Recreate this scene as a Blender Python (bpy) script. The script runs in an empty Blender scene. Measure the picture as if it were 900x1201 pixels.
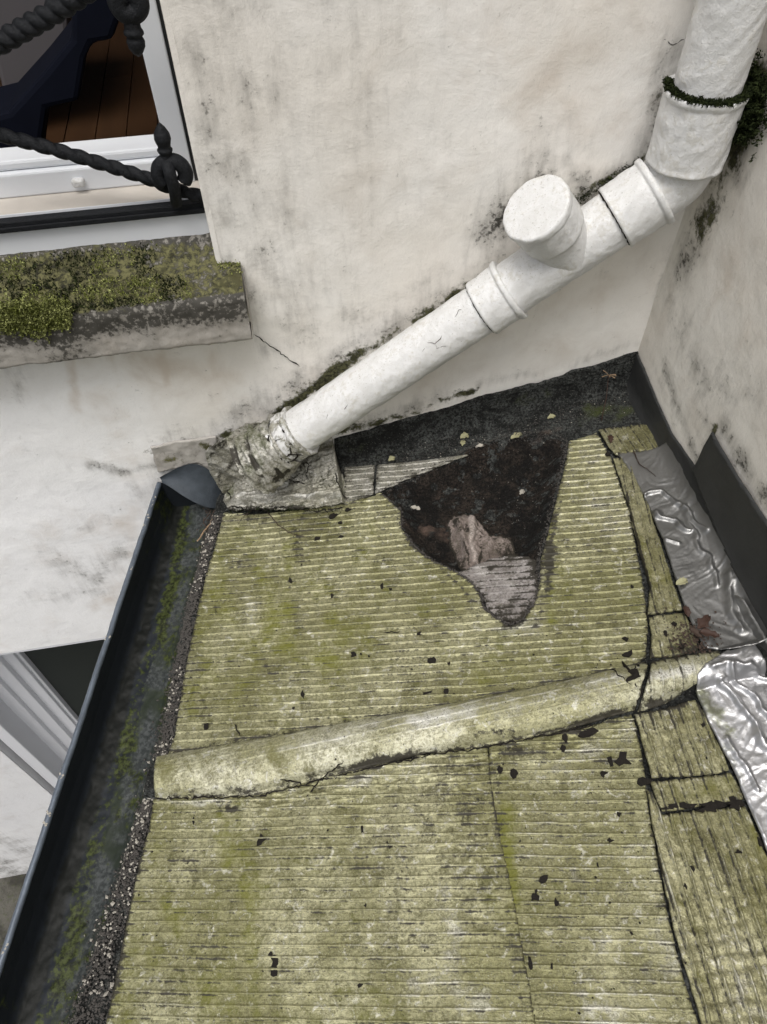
import bpy, math, random
import numpy as np
from mathutils import Matrix, Vector
random.seed(7); rng = np.random.default_rng(7)
S = bpy.context.scene
COL = S.collection
A = np.array
# ------------------------------------------------------------------ camera
F = 867.0; CX = 450.0; CY = 600.5              # measured on the 900 x 1201 photograph
down = A([464-CX, -(1283-CY), -F]); down /= np.linalg.norm(down)
up_ = -down; vw = A([0, 0, -1.]); hd = vw-(vw@up_)*up_; hd /= np.linalg.norm(hd)
rt = np.cross(hd, up_); YAW = math.radians(8.8)
XA = math.cos(YAW)*rt+math.sin(YAW)*hd; YA = np.cross(up_, XA)
M = A([XA, YA, up_])                            # camera -> world
D = 1.28
def ray(px, py): return M@A([px-CX, -(py-CY), -F])
_d = ray(736, 450); CAMZ = -(D/_d[1])*_d[2]
CAM = A([0, -D, CAMZ])
def on_y(px, py, y=0.):                         # point of the vertical plane Y = y seen at a pixel
    d = ray(px, py); return CAM+(y+D)/d[1]*d
def on_x(px, py, x):
    d = ray(px, py); return CAM+x/d[0]*d
def on_z(px, py, z):
    d = ray(px, py); return CAM+(z-CAMZ)/d[2]*d
XC = 0.824; TILT = math.tan(math.radians(10.1))
def zr(x, y=0): return (x-XC)*TILT              # the roof falls to the left
RN = A([-TILT, 0, 1.]); RN /= np.linalg.norm(RN)
def RP(px, py, h=0.):
    d = ray(px, py); p0 = A([XC, 0, h]); s = ((p0-CAM)@RN)/(d@RN); q = CAM+s*d; return (q[0], q[1])
def scale_at(p):
    c = M.T@(A(p)-CAM); return F/(-c[2])

cd = bpy.data.cameras.new('camera'); cam = bpy.data.objects.new('camera', cd); COL.objects.link(cam)
cd.sensor_fit = 'VERTICAL'; cd.sensor_height = 36; cd.lens = 36*F/1201; cd.clip_start = .02; cd.clip_end = 500
mw = Matrix([list(M[i])+[CAM[i]] for i in range(3)]+[[0, 0, 0, 1]]); cam.matrix_world = mw
S.camera = cam
# ------------------------------------------------------------------ light
SUN_EL, SUN_AZ = math.radians(68), math.radians(-25)   # azimuth from -Y towards -X
w = bpy.data.worlds.new('World'); S.world = w; w.use_nodes = True
nt = w.node_tree; bg = nt.nodes['Background']
sky = nt.nodes.new('ShaderNodeTexSky'); sky.sky_type = 'NISHITA'; sky.sun_disc = False
sky.sun_elevation = SUN_EL; sky.sun_rotation = math.pi+SUN_AZ*-1
sky.air_density = 1.2; sky.dust_density = 7.0; sky.ozone_density = 1.0; sky.altitude = 50
hs = nt.nodes.new('ShaderNodeHueSaturation'); hs.inputs['Saturation'].default_value = .28
nt.links.new(sky.outputs[0], hs.inputs['Color']); nt.links.new(hs.outputs[0], bg.inputs[0])
bg.inputs[1].default_value = 0.12
sl = bpy.data.lights.new('sun', 'SUN'); so = bpy.data.objects.new('sun', sl); COL.objects.link(so)
sl.energy = 1.5; sl.angle = math.radians(28); sl.color = (1, .97, .93)
sv = Vector((math.sin(SUN_AZ)*math.cos(SUN_EL), -math.cos(SUN_AZ)*math.cos(SUN_EL), math.sin(SUN_EL)))
so.rotation_euler = sv.to_track_quat('Z', 'Y').to_euler(); so.location = sv*5
S.view_settings.view_transform = 'Standard'; S.view_settings.look = 'None'
S.view_settings.exposure = 0.16; S.view_settings.gamma = 1
S.cycles.max_bounces = 6

# ------------------------------------------------------------------ numpy noise
_T = rng.random((16, 256, 256))
def vn(x, y, k=0):
    t = _T[k % 16]; xi = np.floor(x).astype(int); yi = np.floor(y).astype(int)
    fx = x-xi; fy = y-yi; fx = fx*fx*(3-2*fx); fy = fy*fy*(3-2*fy)
    a = t[xi & 255, yi & 255]; b = t[(xi+1) & 255, yi & 255]; c = t[xi & 255, (yi+1) & 255]; d = t[(xi+1) & 255, (yi+1) & 255]
    return (a*(1-fx)+b*fx)*(1-fy)+(c*(1-fx)+d*fx)*fy
def fbm(x, y, f, o=4, k=0, g=.5):
    s = 0; a = 1; t = 0
    for i in range(o):
        s = s+a*vn(x*f+17.3*i, y*f-9.1*i, k+i); t += a; a *= g; f *= 2.03
    return s/t*2-1
def ridged(x, y, f, o=3, k=0):
    s = 0; a = 1; t = 0
    for i in range(o):
        s = s+a*(1-np.abs(2*vn(x*f+5.3*i, y*f+7.7*i, k+i)-1))**2; t += a; a *= .5; f *= 2.1
    return s/t
def sstep(a, b, x):
    t = np.clip((x-a)/(b-a), 0, 1); return t*t*(3-2*t)
def dist_poly(P, pts, closed=False):
    pts = A(pts, float); n = len(pts); best = np.full(len(P), 1e9); near = P.copy()
    for i in range(n if closed else n-1):
        a = pts[i]; b = pts[(i+1) % n]; ab = b-a; L = ab@ab+1e-12
        t = np.clip(((P-a)@ab)/L, 0, 1); q = a+t[:, None]*ab; d = np.hypot(*(P-q).T)
        m = d < best; best[m] = d[m]; near[m] = q[m]
    return best, near
def inside_poly(P, pts):
    pts = A(pts, float); n = len(pts); r = np.zeros(len(P), bool); x, y = P.T
    for i in range(n):
        x1, y1 = pts[i]; x2, y2 = pts[(i+1) % n]
        if y1 == y2: continue
        c = ((y1 > y) != (y2 > y)) & (x < (x2-x1)*(y-y1)/(y2-y1)+x1); r ^= c
    return r
def jag(pts, amp, step=.007, seed=0, skip=()):
    """subdivide a closed outline and roughen it"""
    pts = A(pts, float); out = []; n = len(pts)
    for i in range(n):
        a, b = pts[i], pts[(i+1) % n]; L = np.hypot(*(b-a)); k = max(1, int(L/step)); nn = A([-(b-a)[1], (b-a)[0]])/(L+1e-9)
        for j in range(k):
            p = a+(b-a)*j/k; am = 0 if i in skip else amp
            d = (fbm(A([p[0]]), A([p[1]]), 60, 3, seed)[0]+.6*fbm(A([p[0]]), A([p[1]]), 14, 2, seed+3)[0])*am
            out.append(p+nn*d*(0 if j == 0 and i in skip else 1))
    return A(out)

# ------------------------------------------------------------------ objects
def tag(o, label=None, cat=None, group=None, kind=None):
    if label: o['label'] = label
    if cat: o['category'] = cat
    if group: o['group'] = group
    if kind: o['kind'] = kind
    return o
def thing(name, label, cat, loc=(0, 0, 0), group=None):
    o = bpy.data.objects.new(name, None); COL.objects.link(o); o.location = loc; o.empty_display_size = .05
    return tag(o, label, cat, group)
def mesh(name, V, Fs, mat, parent=None, smooth=True, mask=None):
    """V world coords (n,3); Fs (m,k) array or list of faces"""
    me = bpy.data.meshes.new(name); V = np.asarray(V, float)
    off = A(parent.location) if parent is not None else A([0, 0, 0])
    if parent is not None and parent.parent is not None: off = off+A(parent.parent.location)
    V = V-off
    if isinstance(Fs, np.ndarray):
        m, k = Fs.shape; me.vertices.add(len(V)); me.vertices.foreach_set('co', V.ravel())
        me.loops.add(m*k); me.loops.foreach_set('vertex_index', Fs.ravel().astype(np.int32))
        me.polygons.add(m); me.polygons.foreach_set('loop_start', np.arange(0, m*k, k, dtype=np.int32))
        me.update(calc_edges=True)
    else:
        me.from_pydata([tuple(v) for v in V], [], [tuple(f) for f in Fs]); me.update()
    me.polygons.foreach_set('use_smooth', [bool(smooth)]*len(me.polygons))
    if mask is not None:
        at = me.attributes.new('mask', 'FLOAT_COLOR', 'POINT'); c = np.ones((len(V), 4)); c[:, :3] = mask
        at.data.foreach_set('color', c.ravel())
    me.materials.append(mat); me.validate(); o = bpy.data.objects.new(name, me); COL.objects.link(o)
    if parent is not None: o.parent = parent
    return o
def join(parts):
    V = []; Fs = []; n = 0
    for v, f in parts:
        V.append(np.asarray(v, float)); Fs += [tuple(int(i)+n for i in g) for g in f]; n += len(v)
    return np.vstack(V), Fs
def boxg(x0, x1, y0, y1, z0, z1):
    V = A([(x, y, z) for x in (x0, x1) for y in (y0, y1) for z in (z0, z1)], float)
    return V, [(0, 1, 3, 2), (4, 6, 7, 5), (0, 4, 5, 1), (2, 3, 7, 6), (0, 2, 6, 4), (1, 5, 7, 3)]
def bevel(o, wd=.003, seg=2):
    m = o.modifiers.new('bevel', 'BEVEL'); m.width = wd; m.segments = seg; m.limit_method = 'ANGLE'; return o
def frames(P):
    P = A(P, float); T = np.gradient(P, axis=0); T /= np.linalg.norm(T, axis=1)[:, None]
    u = np.cross(T[0], [0, 0, 1.]); 
    if np.linalg.norm(u) < .05: u = np.cross(T[0], [0, 1., 0])
    u /= np.linalg.norm(u); U = []
    for t in T:
        u = u-(u@t)*t; u /= np.linalg.norm(u); U.append(u)
    U = A(U); return P, T, U, np.cross(T, U)
def tube(P, R, seg=24, rope=0, pitch=.03, amp=.16, noise=0, caps=True, k=0):
    P, T, U, W = frames(P); n = len(P); R = np.broadcast_to(A(R, float), (n,))
    s = np.r_[0, np.cumsum(np.linalg.norm(np.diff(P, axis=0), axis=1))]; th = np.linspace(0, 2*np.pi, seg, endpoint=False)
    RR = R[:, None]*np.ones((1, seg))
    if rope: RR = RR*(1-amp+amp*2*np.abs(np.cos(rope/2*(th[None]-2*np.pi*s[:, None]/(pitch*rope)*1.0)))**.6)
    if noise:
        X = np.cos(th)[None]*4+s[:, None]*60; Y = np.sin(th)[None]*4+s[:, None]*9
        RR = RR+noise*fbm(X.ravel(), Y.ravel(), .9, 4, k).reshape(RR.shape)
    V = (P[:, None]+RR[..., None]*(np.cos(th)[None, :, None]*U[:, None]+np.sin(th)[None, :, None]*W[:, None])).reshape(-1, 3)
    Fs = [(i*seg+j, i*seg+(j+1) % seg, (i+1)*seg+(j+1) % seg, (i+1)*seg+j) for i in range(n-1) for j in range(seg)]
    if caps: Fs += [tuple(range(seg))[::-1], tuple((n-1)*seg+j for j in range(seg))]
    return V, Fs
def lathe(a, b, prof, seg=32, noise=0, k=0):
    """prof: (t metres from a along a->b, radius)"""
    a = A(a, float); b = A(b, float); d = (b-a)/np.linalg.norm(b-a)
    return tube_prof(a, d, prof, seg, noise, k)
def tube_prof(a, d, prof, seg, noise, k):
    u = np.cross(d, [0, 0, 1.]); 
    if np.linalg.norm(u) < .05: u = np.cross(d, [0, 1., 0])
    u /= np.linalg.norm(u); v = np.cross(d, u); th = np.linspace(0, 2*np.pi, seg, endpoint=False); V = []; n = len(prof)
    for i, (t, r) in enumerate(prof):
        rr = r*np.ones(seg)
        if noise and r > .004: rr = rr+noise*fbm(np.cos(th)*r*60+t*40, np.sin(th)*r*60+t*23, 1., 3, k)
        V.append(a+d*t+rr[:, None]*(np.cos(th)[:, None]*u+np.sin(th)[:, None]*v))
    V = np.vstack(V)
    Fs = [(i*seg+j, i*seg+(j+1) % seg, (i+1)*seg+(j+1) % seg, (i+1)*seg+j) for i in range(n-1) for j in range(seg)]
    Fs += [tuple(range(seg))[::-1], tuple((n-1)*seg+j for j in range(seg))]
    return V, Fs
def dense(prof, step=.004):
    out = []
    for (t0, r0), (t1, r1) in zip(prof[:-1], prof[1:]):
        L = math.hypot(t1-t0, r1-r0); k = max(1, int(L/step))
        out += [(t0+(t1-t0)*i/k, r0+(r1-r0)*i/k) for i in range(k)]
    return out+[prof[-1]]
def patch(name, poly, hfun, mat, parent, ang=0., du=.004, dv=.004, pos=None, masks=None, edge=.003, kind=None):
    """cut a fine grid to an outline (2-D), snap its rim to the outline and raise it by hfun"""
    poly = A(poly, float); c, s = math.cos(ang), math.sin(ang); R = A([[c, s], [-s, c]])
    q = poly@R.T; lo = q.min(0)-A([du, dv])*1.01; hi = q.max(0)+A([du, dv])*1.01
    us = np.arange(lo[0], hi[0]+du, du); vs = np.arange(lo[1], hi[1]+dv, dv)+dv*.3171
    ins = np.zeros((len(vs), len(us)), bool); n = len(q)
    for i in range(n):
        (x1, y1), (x2, y2) = q[i], q[(i+1) % n]
        if y1 == y2: continue
        r = np.where((y1 > vs) != (y2 > vs))[0]
        if len(r) == 0: continue
        xc = (x2-x1)*(vs[r]-y1)/(y2-y1)+x1; ins[r] ^= us[None, :] < xc[:, None]
    cell = ins[:-1, :-1] | ins[1:, :-1] | ins[:-1, 1:] | ins[1:, 1:]
    jj, ii = np.where(cell); nu = len(us); base = jj*nu+ii
    Q = np.stack([base, base+1, base+nu+1, base+nu], 1)
    used, inv = np.unique(Q, return_inverse=True); Q = inv.reshape(Q.shape)
    P = np.stack([us[used % nu], vs[used//nu]], 1); isin = ins.ravel()[used]
    rim = ~isin
    if rim.any():
        _, nr = dist_poly(P[rim], q, True); P[rim] = nr
    P = P@R
    H = hfun(P); H = H*1.; H[rim] -= edge
    V = pos(P, H)
    mk = masks(P) if masks else np.zeros((len(P), 3))
    o = mesh(name, V, Q, mat, parent, True, mk)
    if kind: o['kind'] = kind
    return o
def roof_pos(P, H): return np.stack([P[:, 0], P[:, 1], zr(P[:, 0])+H], 1)
def bw_pos(P, H): return np.stack([P[:, 0], -H, P[:, 1]], 1)
def rw_pos(P, H): return np.stack([XC-H, -P[:, 0], P[:, 1]], 1)
def warpP(P, a=.009):
    return P+a*np.stack([fbm(P[:, 0], P[:, 1], 24, 3, 9), fbm(P[:, 1], P[:, 0], 24, 3, 12)], 1)
def smask(P, strokes):
    m = np.zeros((len(P), 3)); P = warpP(P)
    for pts, wd, st, ch in strokes:
        d, _ = dist_poly(P, pts) if len(pts) > 1 else (np.hypot(*(P-A(pts[0])).T), 0)
        m[:, ch] = np.maximum(m[:, ch], st*np.exp(-(d/wd)**2))
    pt = [.78+.75*fbm(P[:, 0]+3*c, P[:, 1]-2*c, 22, 3, 5+c) for c in range(3)]
    return np.clip(m*np.stack(pt, 1), 0, 1.3)

# ------------------------------------------------------------------ materials
def new_mat(name):
    m = bpy.data.materials.new(name); m.use_nodes = True; return m, m.node_tree, m.node_tree.nodes['Principled BSDF']
class NB:
    def __init__(s, nt): s.nt = nt; s.tc = nt.nodes.new('ShaderNodeTexCoord')
    def n(s, t, **k):
        x = s.nt.nodes.new(t)
        for a, v in k.items(): setattr(x, a, v)
        return x
    def put(s, sock, v):
        if hasattr(v, 'node'): s.nt.links.new(v, sock)
        elif v is not None: sock.default_value = v
    def noise(s, sc, det=5, rough=.55, dist=0, co=None, stretch=None):
        x = s.n('ShaderNodeTexNoise'); co = co or s.tc.outputs['Object']
        if stretch:
            mp = s.n('ShaderNodeMapping'); s.nt.links.new(co, mp.inputs[0]); mp.inputs['Scale'].default_value = stretch; co = mp.outputs[0]
        s.nt.links.new(co, x.inputs['Vector']); x.inputs['Scale'].default_value = sc; x.inputs['Detail'].default_value = det
        x.inputs['Roughness'].default_value = rough; x.inputs['Distortion'].default_value = dist; return x.outputs['Fac']
    def voro(s, sc, feat='F1'):
        x = s.n('ShaderNodeTexVoronoi', feature=feat); s.nt.links.new(s.tc.outputs['Object'], x.inputs['Vector']); x.inputs['Scale'].default_value = sc; return x.outputs['Distance']
    def m(s, op, a, b=0., c=None, clamp=False):
        x = s.n('ShaderNodeMath', operation=op, use_clamp=clamp); s.put(x.inputs[0], a); s.put(x.inputs[1], b)
        if c is not None: s.put(x.inputs[2], c)
        return x.outputs[0]
    def ramp(s, v, a, b, lo=0., hi=1.):
        x = s.n('ShaderNodeMapRange', interpolation_type='SMOOTHSTEP'); s.put(x.inputs[0], v)
        for i, q in zip((1, 2, 3, 4), (a, b, lo, hi)): s.put(x.inputs[i], q)
        return x.outputs[0]
    def mix(s, f, a, b):
        x = s.n('ShaderNodeMix', data_type='RGBA'); s.put(x.inputs[0], f)
        s.put(x.inputs[6], a if hasattr(a, 'node') else (*a, 1)); s.put(x.inputs[7], b if hasattr(b, 'node') else (*b, 1)); return x.outputs[2]
    def mask(s):
        a = s.n('ShaderNodeAttribute', attribute_name='mask'); q = s.n('ShaderNodeSeparateColor'); s.nt.links.new(a.outputs['Color'], q.inputs[0]); return q.outputs
    def bump(s, h, st, dist, prev=None):
        x = s.n('ShaderNodeBump'); s.put(x.inputs['Height'], h); x.inputs['Strength'].default_value = st; x.inputs['Distance'].default_value = dist
        if prev is not None: s.nt.links.new(prev, x.inputs['Normal'])
        return x.outputs[0]
def finish(nt, b, col, rough, met=0., bump=None, spec=None, coat=None):
    nb = NB(nt)
    nb.put(b.inputs['Base Color'], col if hasattr(col, 'node') else (*col, 1)); nb.put(b.inputs['Roughness'], rough); nb.put(b.inputs['Metallic'], met)
    if bump is not None: nt.links.new(bump, b.inputs['Normal'])
    if spec is not None: b.inputs['Specular IOR Level'].default_value = spec
def simple(name, col, rough=.6, met=0., var=.15, sc=30, bs=.3, bd=.001, spec=None):
    m, nt, b = new_mat(name); q = NB(nt); n = q.noise(sc, 6, .6); n2 = q.noise(sc*7, 4, .6)
    c = q.mix(n, tuple(x*(1-var) for x in col), tuple(min(1, x*(1+var)) for x in col))
    bp = q.bump(q.m('ADD', n, q.m('MULTIPLY', n2, .4)), bs, bd)
    finish(nt, b, c, rough, met, bp, spec); return m
def mat_plaster(name, base, warm, dirt=.5, spec=.25, gcol=(.10, .10, .05)):
    m, nt, b = new_mat(name); q = NB(nt); R, G, B = q.mask()[:3]
    big = q.noise(2.2, 4, .5); mid = q.noise(9, 6, .6, .4); fine = q.noise(95, 7, .68); speck = q.noise(260, 3, .6)
    mott = q.noise(28, 8, .72, .3); md2 = q.noise(60, 7, .75, .3); strk = q.noise(20, 6, .65, .2, stretch=(2.2, 2.2, .45))
    c = q.mix(q.ramp(big, .35, .65), base, warm)
    c = q.mix(q.m('MULTIPLY', q.ramp(mid, .45, .75), .35), c, tuple(x*.8 for x in warm))
    if name == 'painted_render':   # the paint below the sill, left of the pipe, is whiter
        sp_ = q.n('ShaderNodeSeparateXYZ'); q.nt.links.new(q.tc.outputs['Object'], sp_.inputs[0])
        wf = q.m('MULTIPLY', q.ramp(q.m('SUBTRACT', q.m('MULTIPLY', q.m('SUBTRACT', big, .5), .5), sp_.outputs['X']), .18, .50), q.ramp(q.m('ADD', sp_.outputs['Z'], q.m('MULTIPLY', q.m('SUBTRACT', mid, .5), .2)), 1.12, .95))
        c = q.mix(wf, c, (.93, .93, .925))
    # warm ochre wash in B
    c = q.mix(q.m('MULTIPLY', q.ramp(q.m('ADD', B, q.m('MULTIPLY', q.m('SUBTRACT', mid, .5), 1.2)), .0, .8), .6), c, (.54, .45, .36))
    # soot: film, mottling, fine dots
    film = q.m('MULTIPLY', q.ramp(q.m('ADD', R, q.m('ADD', q.m('MULTIPLY', q.m('SUBTRACT', mott, .5), .55), q.m('MULTIPLY', q.m('SUBTRACT', strk, .5), 1.25))), .05, 1.0), .66)
    c = q.mix(film, c, (.20, .19, .17))
    dm = q.m('MULTIPLY', q.ramp(q.m('ADD', q.m('ADD', q.m('MULTIPLY', md2, .65), q.m('MULTIPLY', fine, .35)), q.m('MULTIPLY', R, .18)), .50, .70), q.m('ADD', q.m('MULTIPLY', R, .22), dirt*.12), clamp=True)
    c = q.mix(dm, c, (.13, .12, .10))
    dots = q.ramp(q.m('ADD', q.m('ADD', fine, q.m('MULTIPLY', mott, .5)), q.m('MULTIPLY', R, .36)), .96, 1.14)
    c = q.mix(q.m('MULTIPLY', dots, q.m('ADD', q.m('MULTIPLY', R, 1.0), dirt*.25), clamp=True), c, (.055, .052, .045))
    pits = q.ramp(speck, .70, .76); c = q.mix(q.m('MULTIPLY', pits, .5), c, (.12, .11, .10))
    gr = q.ramp(q.m('ADD', G, q.m('MULTIPLY', q.m('SUBTRACT', q.m('ADD', mott, q.m('MULTIPLY', fine, .7)), .85), 1.8)), .25, .75)
    gc = q.mix(q.ramp(fine, .40, .60), (.018, .018, .010), gcol)
    gc = q.mix(q.ramp(mott, .52, .62), gc, tuple(x*.45 for x in gcol))
    c = q.mix(gr, c, gc)
    h = q.m('ADD', q.m('MULTIPLY', mid, .8), q.m('ADD', q.m('MULTIPLY', mott, .4), q.m('MULTIPLY', fine, .16)))
    bp = q.bump(h, .55, .006); bp = q.bump(speck, .12, .0008, bp)
    finish(nt, b, c, .78, 0, bp, spec); return m
def mat_foil(name, c1, c2, clean, moss, met=.3, rough=.42, mossb=0.):
    m, nt, b = new_mat(name); q = NB(nt); R, G, B = q.mask()[:3]
    big = q.noise(6, 5, .6); mid = q.noise(32, 7, .65, .5); fine = q.noise(150, 6, .7); grit = q.noise(420, 3, .6); m2 = q.noise(55, 5, .6, .8); cloud = q.noise(11, 6, .62, .4, stretch=(1, .7, 1))
    c = q.mix(q.ramp(big, .38, .62), c1, c2)
    c = q.mix(q.m('MULTIPLY', q.ramp(fine, .42, .62), .65), c, tuple(x*.5 for x in c2))
    c = q.mix(q.m('MULTIPLY', q.ramp(mid, .50, .66), .5), c, tuple(x*.55 for x in c2))
    cl = q.ramp(q.m('ADD', B, q.m('MULTIPLY', q.m('SUBTRACT', q.m('ADD', mid, q.m('MULTIPLY', fine, .5)), .75), 1.8)), .25, 1.0)
    cl2 = q.m('MULTIPLY', q.ramp(q.m('ADD', m2, q.m('MULTIPLY', fine, .6)), .88, 1.0), .6)
    cl = q.m('MAXIMUM', cl, cl2)
    c = q.mix(q.m('MULTIPLY', cl, .85), c, clean)
    G = q.m('ADD', G, q.m('MULTIPLY', q.m('SUBTRACT', cloud, .50), 1.5))
    g2 = q.noise(310, 5, .72, .4); c = q.mix(q.m('MULTIPLY', q.ramp(q.m('ADD', g2, q.m('MULTIPLY', q.m('SUBTRACT', mid, .5), .5)), .50, .62), .55), c, (.055, .048, .022))
    c = q.mix(q.m('MULTIPLY', q.ramp(g2, .40, .30), .5), c, clean)
    ms = q.ramp(q.m('ADD', q.m('ADD', G, mossb), q.m('MULTIPLY', q.m('SUBTRACT', q.m('ADD', mid, q.m('MULTIPLY', fine, .5)), .75), 1.8)), .12, .85)
    c = q.mix(q.m('MULTIPLY', ms, .85), c, moss)
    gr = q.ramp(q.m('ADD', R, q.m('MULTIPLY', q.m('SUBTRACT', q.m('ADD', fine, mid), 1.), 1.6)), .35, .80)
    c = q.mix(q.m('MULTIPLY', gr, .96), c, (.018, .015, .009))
    sp = q.ramp(grit, .64, .70); c = q.mix(q.m('MULTIPLY', sp, .85), c, (.025, .022, .012))
    dull = q.m('MAXIMUM', ms, gr)
    rg = q.m('ADD', q.m('MULTIPLY', fine, .25), q.m('ADD', rough-.12, q.m('MULTIPLY', dull, .3)))
    mt = q.m('MULTIPLY', q.m('SUBTRACT', 1., dull), met)
    h = q.m('ADD', q.m('MULTIPLY', mid, .5), q.m('ADD', q.m('MULTIPLY', fine, .35), q.m('MULTIPLY', g2, .2))); bp = q.bump(h, .9, .004); bp = q.bump(grit, .3, .0008, bp)
    finish(nt, b, c, rg, mt, bp); return m
def mat_bitumen(name, c1=(.016, .017, .016), c2=(.075, .08, .076), rough=.75, chips=.45, green=(.05, .06, .02)):
    m, nt, b = new_mat(name); q = NB(nt); R, G, B = q.mask()[:3]
    big = q.noise(9, 5, .6); grit = q.noise(170, 6, .75); v = q.voro(190); mid = q.noise(40, 6, .6)
    c = q.mix(q.ramp(q.m('ADD', big, q.m('MULTIPLY', q.m('SUBTRACT', mid, .5), .7)), .38, .62), c1, c2); c = q.mix(q.ramp(grit, .40, .58), tuple(x*.4 for x in c1), c)
    c = q.mix(q.m('MULTIPLY', q.ramp(q.m('SUBTRACT', v, q.m('MULTIPLY', q.m('SUBTRACT', grit, .5), 1.2)), .26, .14), chips), c, (.15, .15, .135))
    c = q.mix(q.ramp(q.m('ADD', G, q.m('SUBTRACT', mid, .5)), .25, .75), c, green)
    c = q.mix(q.ramp(q.m('ADD', B, q.m('SUBTRACT', mid, .5)), .3, .8), c, (.10, .07, .055))
    h = q.m('ADD', grit, q.m('MULTIPLY', v, .6)); bp = q.bump(h, 1., .006)
    finish(nt, b, c, rough, 0, bp, .25); return m

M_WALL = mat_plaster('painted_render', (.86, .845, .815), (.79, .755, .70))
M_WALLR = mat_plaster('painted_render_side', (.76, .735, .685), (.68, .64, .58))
M_WALLW = mat_plaster('white_render', (.84, .84, .84), (.80, .80, .81), .2)
M_SILL = mat_plaster('sill_stone', (.42, .40, .37), (.34, .32, .29), 1.2, gcol=(.13, .125, .055))
M_PIPE = None
def mat_pipe(old=0):
    m, nt, b = new_mat('thick_white_paint'); q = NB(nt); R, G, B = q.mask()[:3]
    a = q.noise(22, 6, .65, .6); f = q.noise(95, 6, .7, .5); g = q.noise(300, 4, .7); chip = q.noise(60, 8, .75, .8)
    geo = q.n('ShaderNodeNewGeometry'); nz = q.n('ShaderNodeSeparateXYZ'); q.nt.links.new(geo.outputs['Normal'], nz.inputs[0])
    up = q.ramp(nz.outputs['Z'], .2, 1.)      # dust and algae settle on what faces up
    c = q.mix(q.ramp(a, .35, .65), (.60, .60, .59), (.69, .695, .70))
    c = q.mix(q.m('MULTIPLY', q.ramp(q.m('ADD', g, q.m('MULTIPLY', f, .5)), .78, 1.0), q.m('ADD', .18, q.m('MULTIPLY', up, .3))), c, (.36, .34, .29))
    c = q.mix(q.m('MULTIPLY', q.ramp(q.m('ADD', g, q.m('MULTIPLY', up, .05)), .66, .72), .75), c, (.12, .11, .085))
    c = q.mix(q.m('MULTIPLY', q.ramp(q.m('ADD', a, q.m('MULTIPLY', f, .6)), .80, .98), .5), c, (.47, .45, .39))
    if old: c = q.mix(q.m('MULTIPLY', q.ramp(q.m('ADD', a, q.m('MULTIPLY', f, .6)), .70, .86), .8), c, (.22, .21, .16)); c = q.mix(q.m('MULTIPLY', q.ramp(f, .52, .66), .7), c, (.10, .10, .06))
    c = q.mix(q.ramp(chip, .62 if old else .70, .635 if old else .715), c, (.05, .042, .035))
    h = q.m('ADD', q.m('MULTIPLY', f, .8), q.m('MULTIPLY', a, .5)); h = q.m('SUBTRACT', h, q.m('MULTIPLY', q.ramp(chip, .70, .715), .3))
    finish(nt, b, c, .36, 0, q.bump(q.m('ADD', h, q.m('MULTIPLY', g, .16)), .65, .0036), .45); return m
M_PIPE = mat_pipe(); M_PIPEOLD = mat_pipe(1)
M_FOIL = mat_foil('aged_foil', (.38, .368, .225), (.225, .218, .105), (.72, .71, .63), (.118, .122, .006), .45, .32, .05)
M_FOILR = mat_foil('aged_foil_edge', (.36, .345, .215), (.215, .205, .10), (.68, .665, .59), (.105, .102, .012), .45, .34, .05)
M_FOILG = mat_foil('crumpled_foil', (.42, .41, .37), (.28, .27, .22), (.70, .69, .65), (.07, .08, .03), .35, .38, .08)
M_RIDGE = mat_foil('ridge_foil', (.50, .49, .37), (.31, .30, .165), (.70, .695, .65), (.12, .115, .03), .30, .38, .08)
M_UNDER = mat_foil('bare_underlay', (.31, .29, .28), (.22, .20, .19), (.46, .44, .42), (.10, .09, .07), .1, .6)
M_DECK = mat_bitumen('bitumen_felt')
M_ROT = mat_bitumen('rotten_boarding', (.007, .006, .005), (.034, .026, .020), .85, .10)
M_LEAD = simple('dark_lead_sheet', (.036, .037, .037), .45, .1, .35, 14, .45, .003, .3)
M_TAPE = None
def mat_tape(name, c, r):
    m, nt, b = new_mat(name); q = NB(nt); n = q.noise(18, 5, .6); f = q.noise(120, 5, .65); R, G, B = q.mask()[:3]
    col = q.mix(n, tuple(x*.75 for x in c), c)
    col = q.mix(q.m('MULTIPLY', q.ramp(q.m('ADD', G, q.m('SUBTRACT', f, .5)), .3, .8), .8), col, (.17, .18, .10))
    finish(nt, b, col, q.m('ADD', q.m('MULTIPLY', f, .18), r), .85, q.bump(q.m('ADD', f, n), .35, .002)); return m
M_TAPE = mat_tape('grey_tape', (.27, .27, .265), .30)
M_TAPE2 = mat_tape('silver_tape', (.52, .52, .53), .26)
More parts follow.
